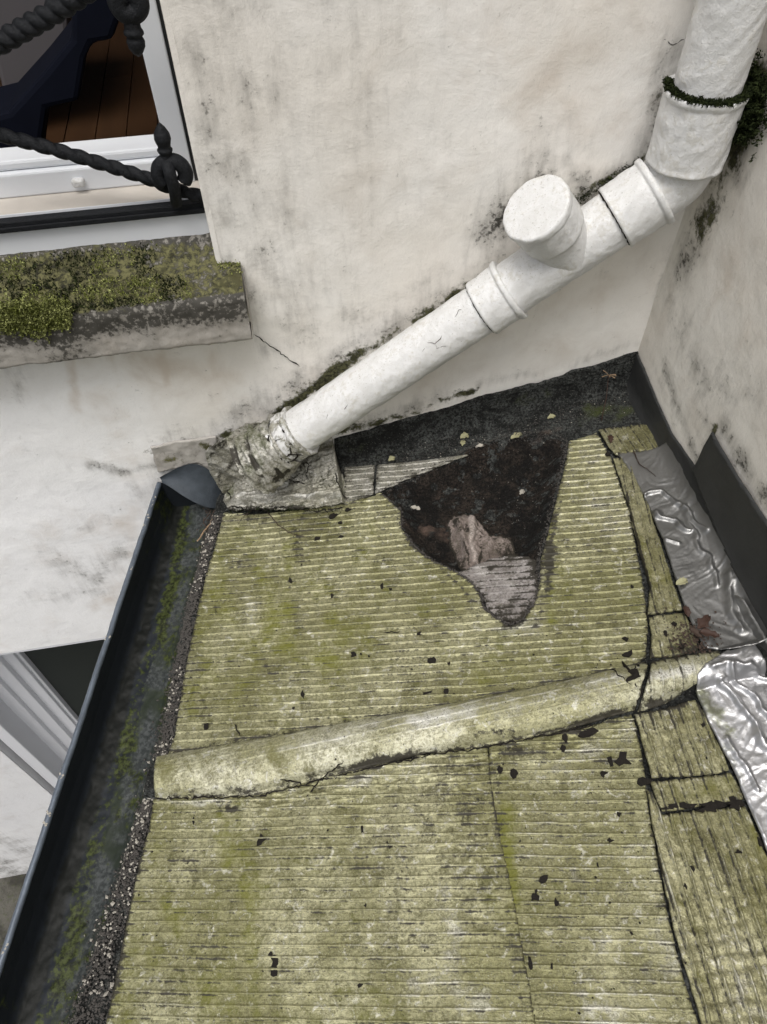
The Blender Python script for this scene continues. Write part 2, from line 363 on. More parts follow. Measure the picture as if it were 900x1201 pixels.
def mat_gutter():
    m, nt, b = new_mat('gutter_lining'); q = NB(nt); R, G, B = q.mask()[:3]
    n = q.noise(12, 6, .6); f = q.noise(110, 6, .7); mid = q.noise(45, 7, .7, .5)
    c = q.mix(n, (.009, .011, .014), (.020, .024, .029))
    silt = q.mix(q.ramp(f, .40, .62), (.026, .030, .030), (.064, .070, .070)); silt = q.mix(q.ramp(n, .42, .62), silt, (.022, .028, .020))
    c = q.mix(q.ramp(q.m('ADD', B, q.m('MULTIPLY', q.m('SUBTRACT', q.m('ADD', mid, q.m('MULTIPLY', f, .4)), .7), 1.8)), .35, .6), c, silt)
    gr = q.ramp(q.m('ADD', G, q.m('MULTIPLY', q.m('SUBTRACT', q.m('ADD', mid, q.m('MULTIPLY', f, .5)), .75), 2.4)), .35, .75)
    c = q.mix(gr, c, q.mix(q.ramp(f, .38, .64), (.008, .010, .004), (.050, .062, .018)))
    c = q.mix(q.ramp(q.m('ADD', R, q.m('SUBTRACT', mid, .5)), .35, .7), c, (.008, .009, .008))
    finish(nt, b, c, .55, .0, q.bump(q.m('ADD', q.m('MULTIPLY', f, .4), mid), .35, .002), .18); return m
M_GUT = mat_gutter()
M_LIP = simple('gutter_lip_metal', (.10, .12, .15), .42, .3, .5, 40, .5, .001)
M_IRON = simple('black_painted_iron', (.009, .010, .012), .6, 0, .45, 90, 1., .003, .22)
M_FRAME = simple('white_window_paint', (.70, .72, .75), .35, 0, .03, 6, .08, .0005)
M_LEDGE = simple('dusty_ledge', (.52, .48, .43), .7, 0, .2, 18, .3, .001)
M_SEAL = simple('black_seal', (.01, .011, .012), .5)
M_MOULD = simple('white_door_surround', (.74, .75, .78), .5, 0, .03, 5, .08, .0005)
M_DOOR = simple('dark_door', (.022, .027, .025), .45, 0, .1, 8, .1, .0005)
M_NAVY = simple('navy_cloth', (.003, .004, .009), .9, 0, .3, 20, spec=.1)
M_MAUVE = simple('grey_mauve_panel', (.085, .078, .082), .7, 0, .1, 8)
M_SHADE = simple('black_cloth', (.006, .006, .007), .9, 0, .3, 20)
M_WOODF = None
def mat_plank():
    m, nt, b = new_mat('oak_plank'); q = NB(nt); oi = q.n('ShaderNodeObjectInfo')
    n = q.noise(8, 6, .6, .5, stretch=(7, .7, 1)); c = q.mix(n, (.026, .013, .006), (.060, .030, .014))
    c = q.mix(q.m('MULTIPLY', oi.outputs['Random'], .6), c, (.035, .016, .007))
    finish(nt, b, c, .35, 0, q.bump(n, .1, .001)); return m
M_WOODF = mat_plank()
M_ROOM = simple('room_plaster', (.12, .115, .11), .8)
M_GROUND = None
def mat_ground():
    m, nt, b = new_mat('yard_ground'); q = NB(nt); n = q.noise(4, 8, .7); f = q.noise(40, 6, .7)
    c = q.mix(q.ramp(n, .4, .65), (.03, .028, .022), (.10, .095, .08)); c = q.mix(q.ramp(f, .5, .7), c, (.06, .07, .03))
    finish(nt, b, c, .85, 0, q.bump(q.m('ADD', n, f), .7, .03)); return m
M_GROUND = mat_ground()
def mat_moss(name, a, bb):
    m, nt, b = new_mat(name); q = NB(nt); n = q.noise(60, 4, .6); f = q.noise(500, 2, .5)
    c = q.mix(q.ramp(n, .35, .65), a, bb); c = q.mix(q.ramp(f, .4, .6), tuple(x*.5 for x in a), c)
    finish(nt, b, c, .9); b.inputs['Specular IOR Level'].default_value = .1; return m
M_MOSSD = mat_moss('dark_moss', (.014, .020, .007), (.045, .058, .020))
M_MOSSY = mat_moss('yellow_moss', (.13, .15, .03), (.44, .46, .19))
M_CHIP = simple('mortar_crumbs', (.34, .32, .28), .9, 0, .6, 60, spec=.1)
M_GRAV = simple('dark_gravel', (.055, .05, .045), .85, 0, .5, 120)
M_TEAR = simple('bitumen_tear', (.014, .012, .010), .8, 0, .5, 90, .8, .003, .15)
M_LEAFR = simple('rust_leaf', (.040, .018, .011), .7, 0, .3, 80)
M_LEAFY = simple('pale_leaf', (.30, .29, .17), .7, 0, .2, 80)
M_TWIG = simple('brown_twig', (.04, .024, .016), .8, 0, .3, 80)
M_TAN = simple('dry_bark', (.26, .18, .11), .8, 0, .3, 60)

def moss(name, pts, nrm, size, mat, parent, per=5, spread=.004):
    """tiny blades and scales of moss standing on given points"""
    n = len(pts)*per; P = np.repeat(A(pts), per, 0)+rng.normal(0, spread, (n, 3)); N = np.repeat(A(nrm), per, 0)
    sz = size*rng.uniform(.5, 1.5, (n, 1)); a = rng.normal(0, 1, (n, 3)); a /= np.linalg.norm(a, axis=1)[:, None]
    t = N+a*.9; t /= np.linalg.norm(t, axis=1)[:, None]; s = np.cross(t, rng.normal(0, 1, (n, 3))); s /= np.linalg.norm(s, axis=1)[:, None]
    V = np.stack([P-s*sz*.45-t*sz*.3, P+s*sz*.45-t*sz*.3, P+t*sz], 1).reshape(-1, 3)
    o = mesh(name, V, np.arange(n*3).reshape(-1, 3), mat, parent, False); o['kind'] = 'stuff'; return o
ICO = None
def stones(name, C, size, mat, parent, flat=.6, kind='stuff'):
    """crumbs: squashed jittered octahedra"""
    o8 = A([(1, 0, 0), (-1, 0, 0), (0, 1, 0), (0, -1, 0), (0, 0, 1), (0, 0, -1)], float)
    f8 = A([(0, 2, 4), (2, 1, 4), (1, 3, 4), (3, 0, 4), (2, 0, 5), (1, 2, 5), (3, 1, 5), (0, 3, 5)])
    n = len(C); size = np.broadcast_to(size, (n,)); V = np.zeros((n, 6, 3))
    for i in range(n):
        an = random.uniform(0, 6.28); c, s = math.cos(an), math.sin(an); R = A([[c, -s, 0], [s, c, 0], [0, 0, 1]])
        q = o8*rng.uniform(.6, 1.3, (6, 1))*A([1, random.uniform(.5, 1), flat*random.uniform(.6, 1.1)]); V[i] = (q@R.T)*size[i]+C[i]
    Fs = (f8[None]+6*np.arange(n)[:, None, None]).reshape(-1, 3)
    o = mesh(name, V.reshape(-1, 3), Fs, mat, parent, False)
    if kind: o['kind'] = kind
    return o

# ================================================================== THE SETTING
me = boxg(-60, 60, -60, 60, -3.75, -3.55)
tag(mesh('ground', *me, M_GROUND, None, False), kind='structure')

# ---------------------------------------------------------------- back wall
W0 = thing('rendered_wall', 'cream rendered back wall with soot stains behind the diagonal white pipe', 'wall', (0, 0, -.82))
def wl(px, py): q = on_y(px, py, 0); return (q[0], q[2])
ZB = -.819; ARX = -.114
outline = [(XC+.004, ZB), (XC+.004, 2.2), (ARX, 2.2), (ARX, .40), (-1.25, .40), (-1.25, 2.2), (-2.6, 2.2), (-2.6, ZB)]
def wall_h(P):
    x, z = P.T; h = .004*fbm(x, z, 3, 3, 1)+.0012*fbm(x, z, 22, 3, 4)
    return h
def WS(l): return [([wl(*p) for p in pts], wd, st, ch) for pts, wd, st, ch in l]
ws = WS([
 ([(222, 20), (250, 140), (280, 260)], .06, .42, 0), ([(300, 0), (320, 110)], .05, .38, 0), ([(270, 260), (310, 330), (350, 380)], .06, .42, 0),  ([(20, 425), (22, 470)], .010, .45, 0), ([(84, 415), (90, 480)], .012, .6, 2), ([(130, 412), (138, 450)], .010, .5, 2), ([(188, 405), (196, 450)], .012, .7, 2), ([(240, 400), (255, 440)], .02, .5, 2), ([(205, 10), (232, 130), (262, 290)], .03, .35, 0), ([(262, 0), (280, 90), (300, 170)], .025, .5, 0), ([(330, 0), (345, 90)], .02, .35, 0), ([(225, 60), (245, 150)], .015, .5, 0),  ([(230, 60), (300, 200), (360, 330)], .13, .30, 0), ([(420, 60), (440, 250)], .13, .20, 0), ([(540, 120), (520, 250)], .10, .12, 0), ([(215, 30), (240, 160), (255, 250)], .02, .35, 0), ([(280, 10), (300, 120)], .02, .45, 0), ([(235, 430), (180, 445)], .06, .3, 2),
 ([(225, 0), (255, 130), (300, 260), (310, 400)], .05, .42, 0), ([(300, 20), (330, 150), (340, 260)], .06, .36, 0),
 ([(390, 0), (430, 120), (420, 200)], .05, .26, 0), ([(250, 200), (320, 330), (360, 400)], .07, .42, 0), ([(258, 300), (300, 370)], .05, .5, 0),
 ([(275, 350), (440, 380), (520, 330)], .05, .42, 0), ([(300, 480), (420, 410), (540, 330)], .05, .62, 0),
 ([(330, 482), (400, 432), (470, 388), (530, 345)], .020, 1.0, 1), ([(300, 510), (330, 485)], .03, .8, 1), ([(180, 530), (240, 520), (300, 500)], .022, .55, 1),
 ([(385, 440), (450, 400)], .03, .5, 0), ([(330, 470), (300, 505), (240, 515)], .05, .55, 0),
 ([(560, 320), (590, 240), (640, 195), (690, 230)], .05, .62, 0), ([(585, 260), (610, 215), (650, 200)], .018, .85, 0),
 ([(690, 225), (740, 190), (770, 150)], .03, .75, 0), ([(672, 232), (755, 186)], .010, .8, 1), ([(545, 335), (590, 310)], .016, .6, 1),
 ([(790, 60), (770, 140)], .035, .6, 0), ([(800, 80), (785, 110)], .02, .5, 1), ([(640, 150), (700, 170)], .04, .25, 0),
 ([(400, 505), (480, 485), (560, 455)], .014, .75, 1), ([(420, 500), (520, 465)], .03, .6, 0), ([(560, 450), (660, 430), (745, 405)], .018, .35, 0),
 ([(760, 400), (790, 290)], .02, .4, 0), ([(500, 440), (700, 350)], .09, .22, 2), ([(600, 60), (700, 100)], .16, .3, 2),
 ([(165, 430), (250, 440), (290, 470)], .07, .35, 2), ([(150, 600), (70, 640)], .1, .30, 2), ([(110, 430), (150, 560)], .05, .28, 2),
 ([(105, 545), (150, 555), (190, 545)], .018, .70, 0), ([(160, 570), (185, 600), (190, 540)], .03, .55, 0), ([(60, 650), (110, 680), (150, 640)], .05, .52, 0), ([(50, 700), (160, 690)], .04, .42, 0), ([(100, 620), (140, 600)], .03, .35, 0),
 ([(130, 590), (160, 640), (120, 720)], .05, .30, 2), ([(175, 520), (260, 500), (300, 470)], .03, .5, 0),
 ([(20, 420), (20, 440)], .03, .3, 0), ([(80, 420), (85, 450)], .012, .5, 2), ([(185, 410), (190, 440)], .01, .5, 2)])
patch('plaster_face', outline, wall_h, M_WALL, W0, 0, .007, .007, bw_pos, lambda P: smask(P, ws), 0.0)
V, f = join([boxg(-2.6, -1.26, .006, .30, ZB, 2.2), boxg(ARX+.004, XC+.3, .006, .30, ZB, 2.2), boxg(-1.26, ARX+.004, .006, .30, ZB, .40), boxg(-1.262, -1.245, .0, .2, .4, 2.2), boxg(ARX+.0015, ARX+.01, .0, .2, .4, 2.2)])
mesh('wall_core', V, f, M_WALL, W0, False)
mesh('soffit', *boxg(-2.6, .1, .001, .31, ZB-.012, ZB+.001), M_MOULD, W0, False)
def crack(parent, pts3, r=.0012, amp=.003, name='crack', mat=None):
    P = []
    pts3 = A(pts3)
    for a, b in zip(pts3[:-1], pts3[1:]):
        k = max(2, int(np.linalg.norm(b-a)/.006))
        for i in range(k): P.append(a+(b-a)*i/k)
    P.append(pts3[-1]); P = A(P); P[1:-1] += rng.normal(0, amp*.35, (len(P)-2, 3))
    R = r*np.r_[.2, rng.uniform(.5, 1.4, len(P)-2), .2]
    V, f = tube(P, R, 5); return mesh(name, V, f, mat or M_TEAR, parent, True)
def wq(px, py, y=-.001): return on_y(px, py, y)
crack(W0, [wq(298, 392, -.004), wq(315, 404, -.004), wq(335, 418, -.004), wq(352, 430, -.004)], .0011)
crack(W0, [wq(779, 46), wq(790, 51), wq(803, 46)], .0009)

# ---------------------------------------------------------------- right wall
W1 = thing('rendered_side_wall', 'cream rendered side wall on the right, grey mottling above the flashing', 'wall', (XC, 0, -.3))
def xl(px, py): q = on_x(px, py, XC); return (-q[1], q[2])
def XS(l): return [([xl(*p) for p in pts], wd, st, ch) for pts, wd, st, ch in l]
xs = XS([([(890, 95), (880, 130), (850, 200), (820, 270)], .035, .9, 1), ([(885, 100), (860, 190)], .05, .9, 0), ([(860, 180), (815, 280), (790, 350)], .045, .7, 0),
 ([(780, 430), (800, 500), (830, 560)], .025, .75, 0), ([(830, 520), (820, 470)], .05, .55, 0), ([(795, 370), (815, 430), (850, 450)], .05, .52, 0), ([(850, 500), (880, 560), (899, 590)], .03, .8, 0), ([(880, 460), (899, 480)], .03, .6, 0),
 ([(880, 420), (899, 470)], .03, .45, 0), ([(840, 500), (820, 545)], .012, .7, 1), ([(850, 300), (870, 400)], .08, .3, 2), ([(758, 400), (775, 455), (800, 510)], .012, .4, 0)])
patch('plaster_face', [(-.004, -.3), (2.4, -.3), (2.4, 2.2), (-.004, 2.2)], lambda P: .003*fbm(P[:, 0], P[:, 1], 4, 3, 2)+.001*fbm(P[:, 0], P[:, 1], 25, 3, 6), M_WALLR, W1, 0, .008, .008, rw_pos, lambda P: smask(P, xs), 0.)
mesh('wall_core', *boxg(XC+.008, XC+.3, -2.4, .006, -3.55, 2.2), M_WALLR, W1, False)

# ---------------------------------------------------------------- the building under the roof
e1 = RP(262, 600); e2 = RP(90, 1201)
EV = A(e2)-A(e1); EV /= np.linalg.norm(EV)                 # direction of the eaves
# ---------------------------------------------------------------- lower storey: door surround with stepped mouldings
DS = thing('door_surround', 'white stepped door surround on the lower wall left of the gutter', 'door surround', (-1.1, .2, -3.55))
y = .30; e = [(63, 813.3), (59, 813.3), (55.5, 813.3), (41.5, 813.3), (35, 813.3), (18.3, 813.3), (12, 813.3), (0, 818.8), (0, 850), (0, 866.5), (0, 880)]
def solve(pd, yd, pf):                                     # the step whose side is seen from pd (deep) to pf (front)
    xt = on_y(*pd, yd)[0]; best = min(np.linspace(-.3, yd, 900), key=lambda q: abs(on_y(*pf, q)[0]-xt)); return best
x0 = on_y(*e[0], y)[0]; prof = [(x0, y)]
mats = []
cx = on_y(*e[1], y)[0]; strips = [(x0, cx, y)]
for a, b, c in ((1, 2, 3), (3, 4, 5), (5, 6, 7), (7, 8, 9)):
    y2 = solve(e[a], y, e[b]); xr = on_y(*e[b], y2)[0]; xl2 = on_y(*e[c], y2)[0]; strips.append((xl2, xr, y2)); y = y2
for (a, b, yy) in strips:
    a, b = min(a, b), max(a, b); bevel(mesh('moulding', *boxg(a-.002, b, yy, .36, -3.55, ZB-.014), M_MOULD, DS, False), .004, 2)
yw = y-.02
mesh('door_panel', *boxg(x0-.05, .1, .325, .36, -3.5, ZB-.014), M_DOOR, DS, False)
LW = thing('lower_wall', 'smooth white lower wall at the left edge, dirty at its foot', 'wall', (-2, yw, -3.55))
xw = on_y(0, 880, yw)[0]
lw_pos = lambda P, H: np.stack([P[:, 0], yw-H, P[:, 1]], 1)
def ll(px, py): q = on_y(px, py, yw); return (q[0], q[2])
ls = [([ll(0, 985), ll(60, 1010)], .12, .5, 0), ([ll(0, 1015), ll(45, 1040)], .15, .7, 0), ([ll(0, 1045), ll(40, 1070)], .10, .8, 1)]
patch('plaster_face', [(-4.5, -3.55), (xw, -3.55), (xw, ZB-.014), (-4.5, ZB-.014)], lambda P: .003*fbm(P[:, 0], P[:, 1], 3, 3, 2), M_WALLW, LW, 0, .025, .025, lw_pos, lambda P: smask(P, ls), 0.)
mesh('wall_core', *boxg(-4.5, xw, yw+.006, .36, -3.55, ZB-.014), M_WALLW, LW, False)
BW = thing('porch_wall', 'dark rendered porch wall below the gutter and the roof', 'wall', (0, -.6, -3.55))
pe = [A(e1)+EV*t+A([.03, 0]) for t in (-.08, 1.75)]
V = [(pe[0][0], pe[0][1], z) for z in (-3.55, -.30)]+[(pe[1][0], pe[1][1], z) for z in (-3.55, -.36)]+[(XC, 0, z) for z in (-3.55, -.12)]+[(XC, -1.9, z) for z in (-3.55, -.12)]
mesh('porch_body', V, [(0, 2, 3, 1), (0, 1, 5, 4), (4, 5, 7, 6), (2, 6, 7, 3), (1, 3, 7, 5), (0, 4, 6, 2)], M_WALLW, BW, False)

# ================================================================== ROOF
RF = thing('flat_roof', 'sloping porch roof covered in ribbed foil flashing, green with algae and torn at the back', 'roof', (.2, -.6, -.15))
RIB = math.atan2(.194, -.964)-math.pi                       # ribs run this way
RD = A([math.cos(RIB), math.sin(RIB)]); RV = A([-RD[1], RD[0]])
hump_top = [RP(*p) for p in [(150, 893), (190, 887), (300, 868), (400, 850), (500, 832), (620, 808), (740, 783), (838, 765), (905, 750)]]
hump_bot = [RP(*p) for p in [(150, 940), (183, 937), (240, 935), (300, 930), (380, 910), (440, 897), (560, 875), (650, 858), (745, 832), (838, 806), (905, 792)]]
ht = A(hump_top); hb = A(hump_bot)
def hump(P, H=.026):
    xt = np.interp(P[:, 0], ht[:, 0], ht[:, 1]); xb = np.interp(P[:, 0], hb[:, 0], hb[:, 1])
    s = (xt-P[:, 1])/(xt-xb)                                # 0 at the far edge, 1 at the near crease
    h = np.where((s > 0) & (s < 1), np.clip(4*s*(1-s), 0, 1)**.62, 0)
    skirt = .12*np.exp(-np.clip(-s, 0, 9)/.25)*(s <= 0)
    return H*np.maximum(h, skirt)*sstep(.85, .80, P[:, 0]), s
def rib_profile(t, k=1.):
    t = t-np.floor(t)
    return k*(.0007*sstep(0, .7, t)+.0017*np.exp(-((t-.78)/.09)**2)-.0015*np.exp(-((t-.93)/.06)**2))
PER = .0172
def und(P): return .005*fbm(P[:, 0], P[:, 1], 5, 3, 3)
hole = [RP(*p) for p in [(445, 578), (470, 598), (471, 620), (490, 645), (512, 660), (532, 670), (552, 682), (564, 698), (567, 712), (582, 725), (599, 733), (612, 727), (625, 706), (631, 684), (631, 658), (641, 622), (651, 580), (660, 545), (664, 520), (640, 508), (600, 512), (560, 522), (530, 538), (490, 556)]]
INE = A([RP(*p) for p in [(254, 585), (247, 612), (222, 700), (188, 865), (163, 955), (122, 1080), (84, 1201), (58, 1290)]])
deck_poly = [tuple(p) for p in INE]+[(INE[-1][0]-.12, -1.8), (XC-.002, -1.9), (XC-.002, .0), (e1[0]+.01, 0)]
def deck_h(P):
    d, _ = dist_poly(P, hole, True); i = inside_poly(P, hole)
    up = sstep(RP(600, 690)[1], RP(600, 640)[1], P[:, 1])   # deepest towards the wall
    dep = np.where(i, sstep(0, .05, d)*.048*up+.006*sstep(0, .01, d), 0)
    g = .0035*fbm(P[:, 0], P[:, 1], 45, 4, 2); big = .006*fbm(P[:, 0], P[:, 1], 12, 3, 5)
    fil = .03*np.exp(P[:, 1]/.025)+.012*np.exp((P[:, 0]-XC)/.03)
    return -.007-dep+g*.6+np.where(i, big+g, big*.25)+fil+hump(P, .022)[0]+und(P)
gstr = [([RP(690, 486), RP(730, 480), RP(770, 488)], .045, .55, 1), ([RP(560, 500), RP(640, 480)], .03, .3, 1), ([RP(480, 600), RP(520, 640)], .06, .45, 2), ([RP(560, 560), RP(620, 600)], .07, .3, 2), ([RP(660, 500), RP(600, 520)], .02, .5, 2)]
patch('felt_deck', deck_poly, deck_h, M_DECK, RF, 0, .0035, .0035, roof_pos, lambda P: smask(P, gstr), .004)
def surf_h(p, lift=.0065):
    P = A([p]); return float((und(P)+lift+hump(P)[0])[0])
# rotten boarding inside the hole
hp = jag([A(p) for p in hole], .002, .01, 3)
def rot_h(P):
    x, y = P.T; r = ridged(x*1.0+.3*y, y*1.6, 26, 4, 3)
    return deck_h(P)+.002+.012*(r-.45)+.004*fbm(x, y, 90, 3, 7)
patch('rotten_board', hp, rot_h, M_ROT, RF, 0, .0022, .0022, roof_pos, lambda P: smask(P, [([RP(470, 610), RP(520, 600), RP(560, 640)], .035, .55, 2), ([RP(500, 560), RP(600, 600)], .02, .3, 2), ([RP(560, 650), RP(530, 660)], .02, .4, 1)]), .003)
# ribbed sheets ------------------------------------------------------
def bumps(P, l):
    h = np.zeros(len(P))
    for pts, wd, st in l:
        q = [RP(*p) for p in pts]; d, _ = dist_poly(P, q); h = h+st*np.exp(-(d/wd)**2)
    return h
def sheet(name, pix, ang, per=PER, lift=.003, k=1., crumple=0., mat=None, strokes=(), ja=.0020, seed=0, du=.0035, dv=.0015, useh=True, edge=.004, warp=.003, groove=.55, bl=(), parent=None, extra=None):
    poly = jag([RP(*p) if max(abs(p[0]), abs(p[1])) > 5 else p for p in pix], ja, .006, seed)
    V2 = A([-math.sin(ang), math.cos(ang)]); U2 = A([math.cos(ang), math.sin(ang)])
    def ph(P):
        u = P@U2; v = P@V2; return -(v+warp*fbm(P[:, 0], P[:, 1], 5, 3, seed)+.0008*fbm(P[:, 0], P[:, 1], 40, 2, seed+1))/per
    def h(P):
        x, y = P.T; mod = .75+.5*vn(x*11, y*60, seed); base = rib_profile(ph(P), k*1.35)*mod+.0008*fbm(P@U2*55, P@V2*14, 1., 3, seed+6)+.0012*(ridged(P@U2*22, P@V2*22, 1., 2, seed+7)-.4)*sstep(.45, .7, vn(x*9, y*9, seed+8))
        hh = und(P)+lift+base+.0005*fbm(x, y, 120, 3, seed+2)
        hm, s = hump(P)
        if useh: hh = hh+hm
        if crumple: hh = hh+crumple*(ridged(x+.3*y, y, 55, 3, seed+4)-.5)+crumple*.8*(ridged(x, y*.25, 80, 2, seed+5)-.5)
        if bl: hh = hh+bumps(P, bl)
        if extra: hh = hh+extra(P)
        return hh
    st = [([RP(*p) for p in pts], wd, s_, ch) for pts, wd, s_, ch in strokes]
    def mk(P):
        m = smask(P, st); t = ph(P); t = t-np.floor(t)
        m[:, 0] = np.maximum(m[:, 0], 0)+groove*1.05*np.exp(-((t-.94)/.10)**2)*(.6+.8*vn(P[:, 0]*30, P[:, 1]*30, 2))  # grime in the rib grooves, deepened as painted rib shade
        m[:, 2] += .38*np.exp(-((t-.77)/.10)**2)*sstep(.15, .55, vn(P[:, 0]*14, P[:, 1]*70, 4))  # pale crests: sky light on the ridges put into the colour
        _, s = hump(P)
        if useh:
            m[:, 0] += .35*np.exp(-((s-1.0)/.06)**2)+.45*np.exp(-((s+.03)/.06)**2)  # crack line at the near crease; the far-edge line is painted shade
        d, _ = dist_poly(P[::1], poly[::3], True)
        m[:, 0] += .45*np.exp(-(d/.005)**2)
        return m
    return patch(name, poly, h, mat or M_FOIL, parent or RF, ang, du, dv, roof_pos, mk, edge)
# upper field
mossU = [([(260, 640), (240, 760), (225, 850)], .05, .35, 1), ([(300, 640), (330, 760)], .035, .5, 1), ([(330, 820), (420, 800)], .03, .4, 1), ([(380, 700), (400, 760)], .03, .35, 1), ([(643, 640), (641, 690), (634, 728)], .012, .95, 0), ([(655, 590), (645, 640)], .006, .8, 0), ([(630, 735), (590, 735)], .006, .7, 0), ([(480, 640), (530, 680), (560, 712)], .004, .8, 0), ([(260, 700), (300, 830)], .10, .26, 1), ([(360, 650), (420, 800)], .08, .22, 1), ([(560, 790), (700, 770)], .04, .28, 1), ([(240, 640), (215, 820)], .015, .35, 0), ([(250, 640), (235, 760), (225, 850)], .035, .40, 1), ([(345, 600), (335, 720)], .025, .55, 1), ([(300, 740), (420, 780)], .05, .45, 1), ([(420, 660), (440, 800)], .05, .25, 1), ([(560, 780), (640, 760)], .04, .3, 1), ([(520, 760), (560, 740)], .03, .25, 1),
 ([(645, 600), (640, 660), (650, 730)], .014, .6, 1), ([(270, 662), (290, 665)], .010, .75, 0), ([(340, 682), (342, 690)], .006, .7, 0), ([(265, 700), (250, 720)], .014, .45, 0), ([(265, 610), (340, 612), (420, 600)], .012, .45, 0), ([(345, 625), (350, 650)], .02, .5, 0),
 ([(310, 780), (325, 800)], .012, .45, 0), ([(700, 530), (740, 650)], .05, .35, 2), ([(660, 560), (700, 600)], .05, .35, 2), ([(560, 740), (640, 735)], .025, .5, 2), ([(300, 735), (290, 700)], .012, .6, 2), ([(420, 670), (440, 700)], .02, .3, 2), ([(240, 850), (230, 780)], .02, .25, 0)]
up_px = [(263, 602), (300, 604), (360, 598), (410, 590), (440, 583), (446, 579), (470, 600), (471, 622), (491, 647), (512, 661), (532, 671), (550, 682), (563, 699), (566, 713), (582, 727), (599, 735), (614, 729), (627, 708), (633, 684), (634, 658), (644, 622), (654, 580), (663, 545), (667, 520), (700, 509), (712, 530), (722, 552), (738, 600), (748, 655), (757, 700), (759, 745), (757, 772), (740, 788), (620, 813), (500, 837), (400, 855), (300, 873), (196, 888), (205, 865), (215, 800), (228, 730), (245, 665)]
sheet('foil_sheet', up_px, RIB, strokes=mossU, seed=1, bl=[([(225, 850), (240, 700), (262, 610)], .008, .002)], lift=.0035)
# hump cover
hc_px = [(186, 889), (300, 868), (400, 850), (500, 832), (620, 808), (740, 782), (757, 778), (752, 800), (745, 834), (650, 860), (560, 878), (500, 885), (440, 899), (380, 914), (300, 934), (240, 938), (183, 940)]
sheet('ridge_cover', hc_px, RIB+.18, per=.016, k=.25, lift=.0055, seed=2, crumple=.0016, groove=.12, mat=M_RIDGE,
      strokes=[([(420, 860), (520, 845), (640, 822), (720, 804)], .022, .75, 2), ([(330, 885), (420, 868)], .012, .6, 2), ([(190, 900), (230, 900)], .02, .5, 1), ([(240, 880), (330, 880)], .02, .35, 1), ([(400, 902), (440, 893), (480, 884)], .009, .6, 0), ([(220, 930), (300, 926)], .004, .5, 0), ([(670, 850), (735, 834)], .006, .5, 0), ([(716, 785), (722, 805)], .006, .7, 0), ([(560, 868), (600, 860)], .006, .5, 0), ([(190, 905), (330, 890), (420, 880)], .03, .35, 1)])  # pale strokes along the crown paint the roll's sky highlight
# lower field: two sheets
lowL = [(181, 938), (300, 934), (380, 914), (440, 899), (500, 886), (572, 876), (578, 930), (590, 1000), (604, 1070), (618, 1140), (628, 1205), (640, 1290), (105, 1290), (125, 1201), (140, 1130), (160, 1030), (178, 965)]
mossL = [([(195, 1060), (240, 1150)], .03, .4, 1), ([(290, 1040), (300, 1190)], .018, .5, 1), ([(200, 960), (160, 1190)], .07, .28, 1), ([(260, 960), (280, 1180)], .06, .25, 1), ([(330, 1180), (560, 1195)], .04, .2, 1), ([(190, 980), (150, 1150)], .03, .35, 1), ([(170, 970), (150, 1080), (130, 1190)], .012, .5, 0), ([(265, 985), (270, 1010)], .02, .6, 1), ([(210, 1010), (225, 1015)], .018, .65, 0), ([(180, 1130), (260, 1170), (340, 1190)], .04, .3, 1), ([(280, 1120), (300, 1060)], .04, .28, 1), ([(255, 950), (275, 950)], .010, .8, 0), ([(380, 1010), (440, 1000)], .03, .3, 0),
 ([(200, 942), (290, 946)], .007, .6, 2), ([(440, 900), (380, 930)], .01, .6, 0), ([(520, 1050), (535, 1100), (525, 1150)], .022, .5, 2), ([(480, 1150), (570, 1180)], .03, .5, 2), ([(180, 1150), (250, 1120)], .03, .35, 0), ([(470, 960), (480, 1100)], .008, .4, 0), ([(545, 905), (560, 1080)], .035, .4, 0), ([(575, 905), (585, 990)], .006, .8, 0), ([(578, 1000), (610, 1180)], .010, .4, 0), ([(400, 920), (500, 900)], .015, .5, 2)]
def seamL(P):
    a = dist_poly(P, [RP(470, 930), RP(468, 1210)])[0]; b = dist_poly(P, [RP(600, 1010), RP(628, 1250)])[0]; x, y = P.T
    cz = np.exp(-(dist_poly(P, [RP(545, 905), RP(560, 1080)])[0]/.05)**2)
    fl = np.exp(-(dist_poly(P, [RP(300, 945), RP(470, 915), RP(560, 900)])[0]/.022)**2)
    return .0022*np.exp(-(a/.004)**2)+.004*sstep(.045, 0, b)*.6+cz*.0055*(ridged(x, y*.5, 70, 2, 3)-.4)+fl*.007*(ridged(x*.8, y*1.3, 38, 3, 8)-.3)
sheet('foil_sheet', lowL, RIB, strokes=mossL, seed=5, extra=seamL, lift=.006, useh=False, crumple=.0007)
lowR = [(574, 876), (600, 869), (650, 861), (700, 850), (741, 838), (752, 880), (758, 912), (760, 950), (775, 1030), (789, 1100), (806, 1160), (821, 1205), (840, 1290), (632, 1290), (622, 1205), (612, 1140), (598, 1070), (584, 1000), (572, 930)]
mossR = [([(590, 950), (600, 1060)], .014, .7, 1), ([(580, 900), (592, 1000)], .01, .5, 0), ([(670, 858), (690, 862)], .010, 1.0, 0), ([(590, 880), (640, 885)], .014, .6, 0), ([(720, 1110), (790, 1120)], .03, .45, 2), ([(650, 900), (740, 860)], .03, .45, 2), ([(690, 1180), (760, 1190)], .03, .5, 2), ([(640, 1000), (760, 1010)], .06, .25, 2), ([(700, 890), (735, 895)], .008, .5, 0)]
def seamR(P):
    x, y = P.T; fl = np.exp(-(dist_poly(P, [RP(570, 900), RP(640, 880), RP(740, 850)])[0]/.02)**2); return fl*.006*(ridged(x*.8, y*1.3, 38, 3, 8)-.3)
sheet('foil_sheet', lowR, RIB-.015, strokes=mossR, seed=6, lift=.0042, useh=False, k=1.15, per=.0178, extra=seamR)
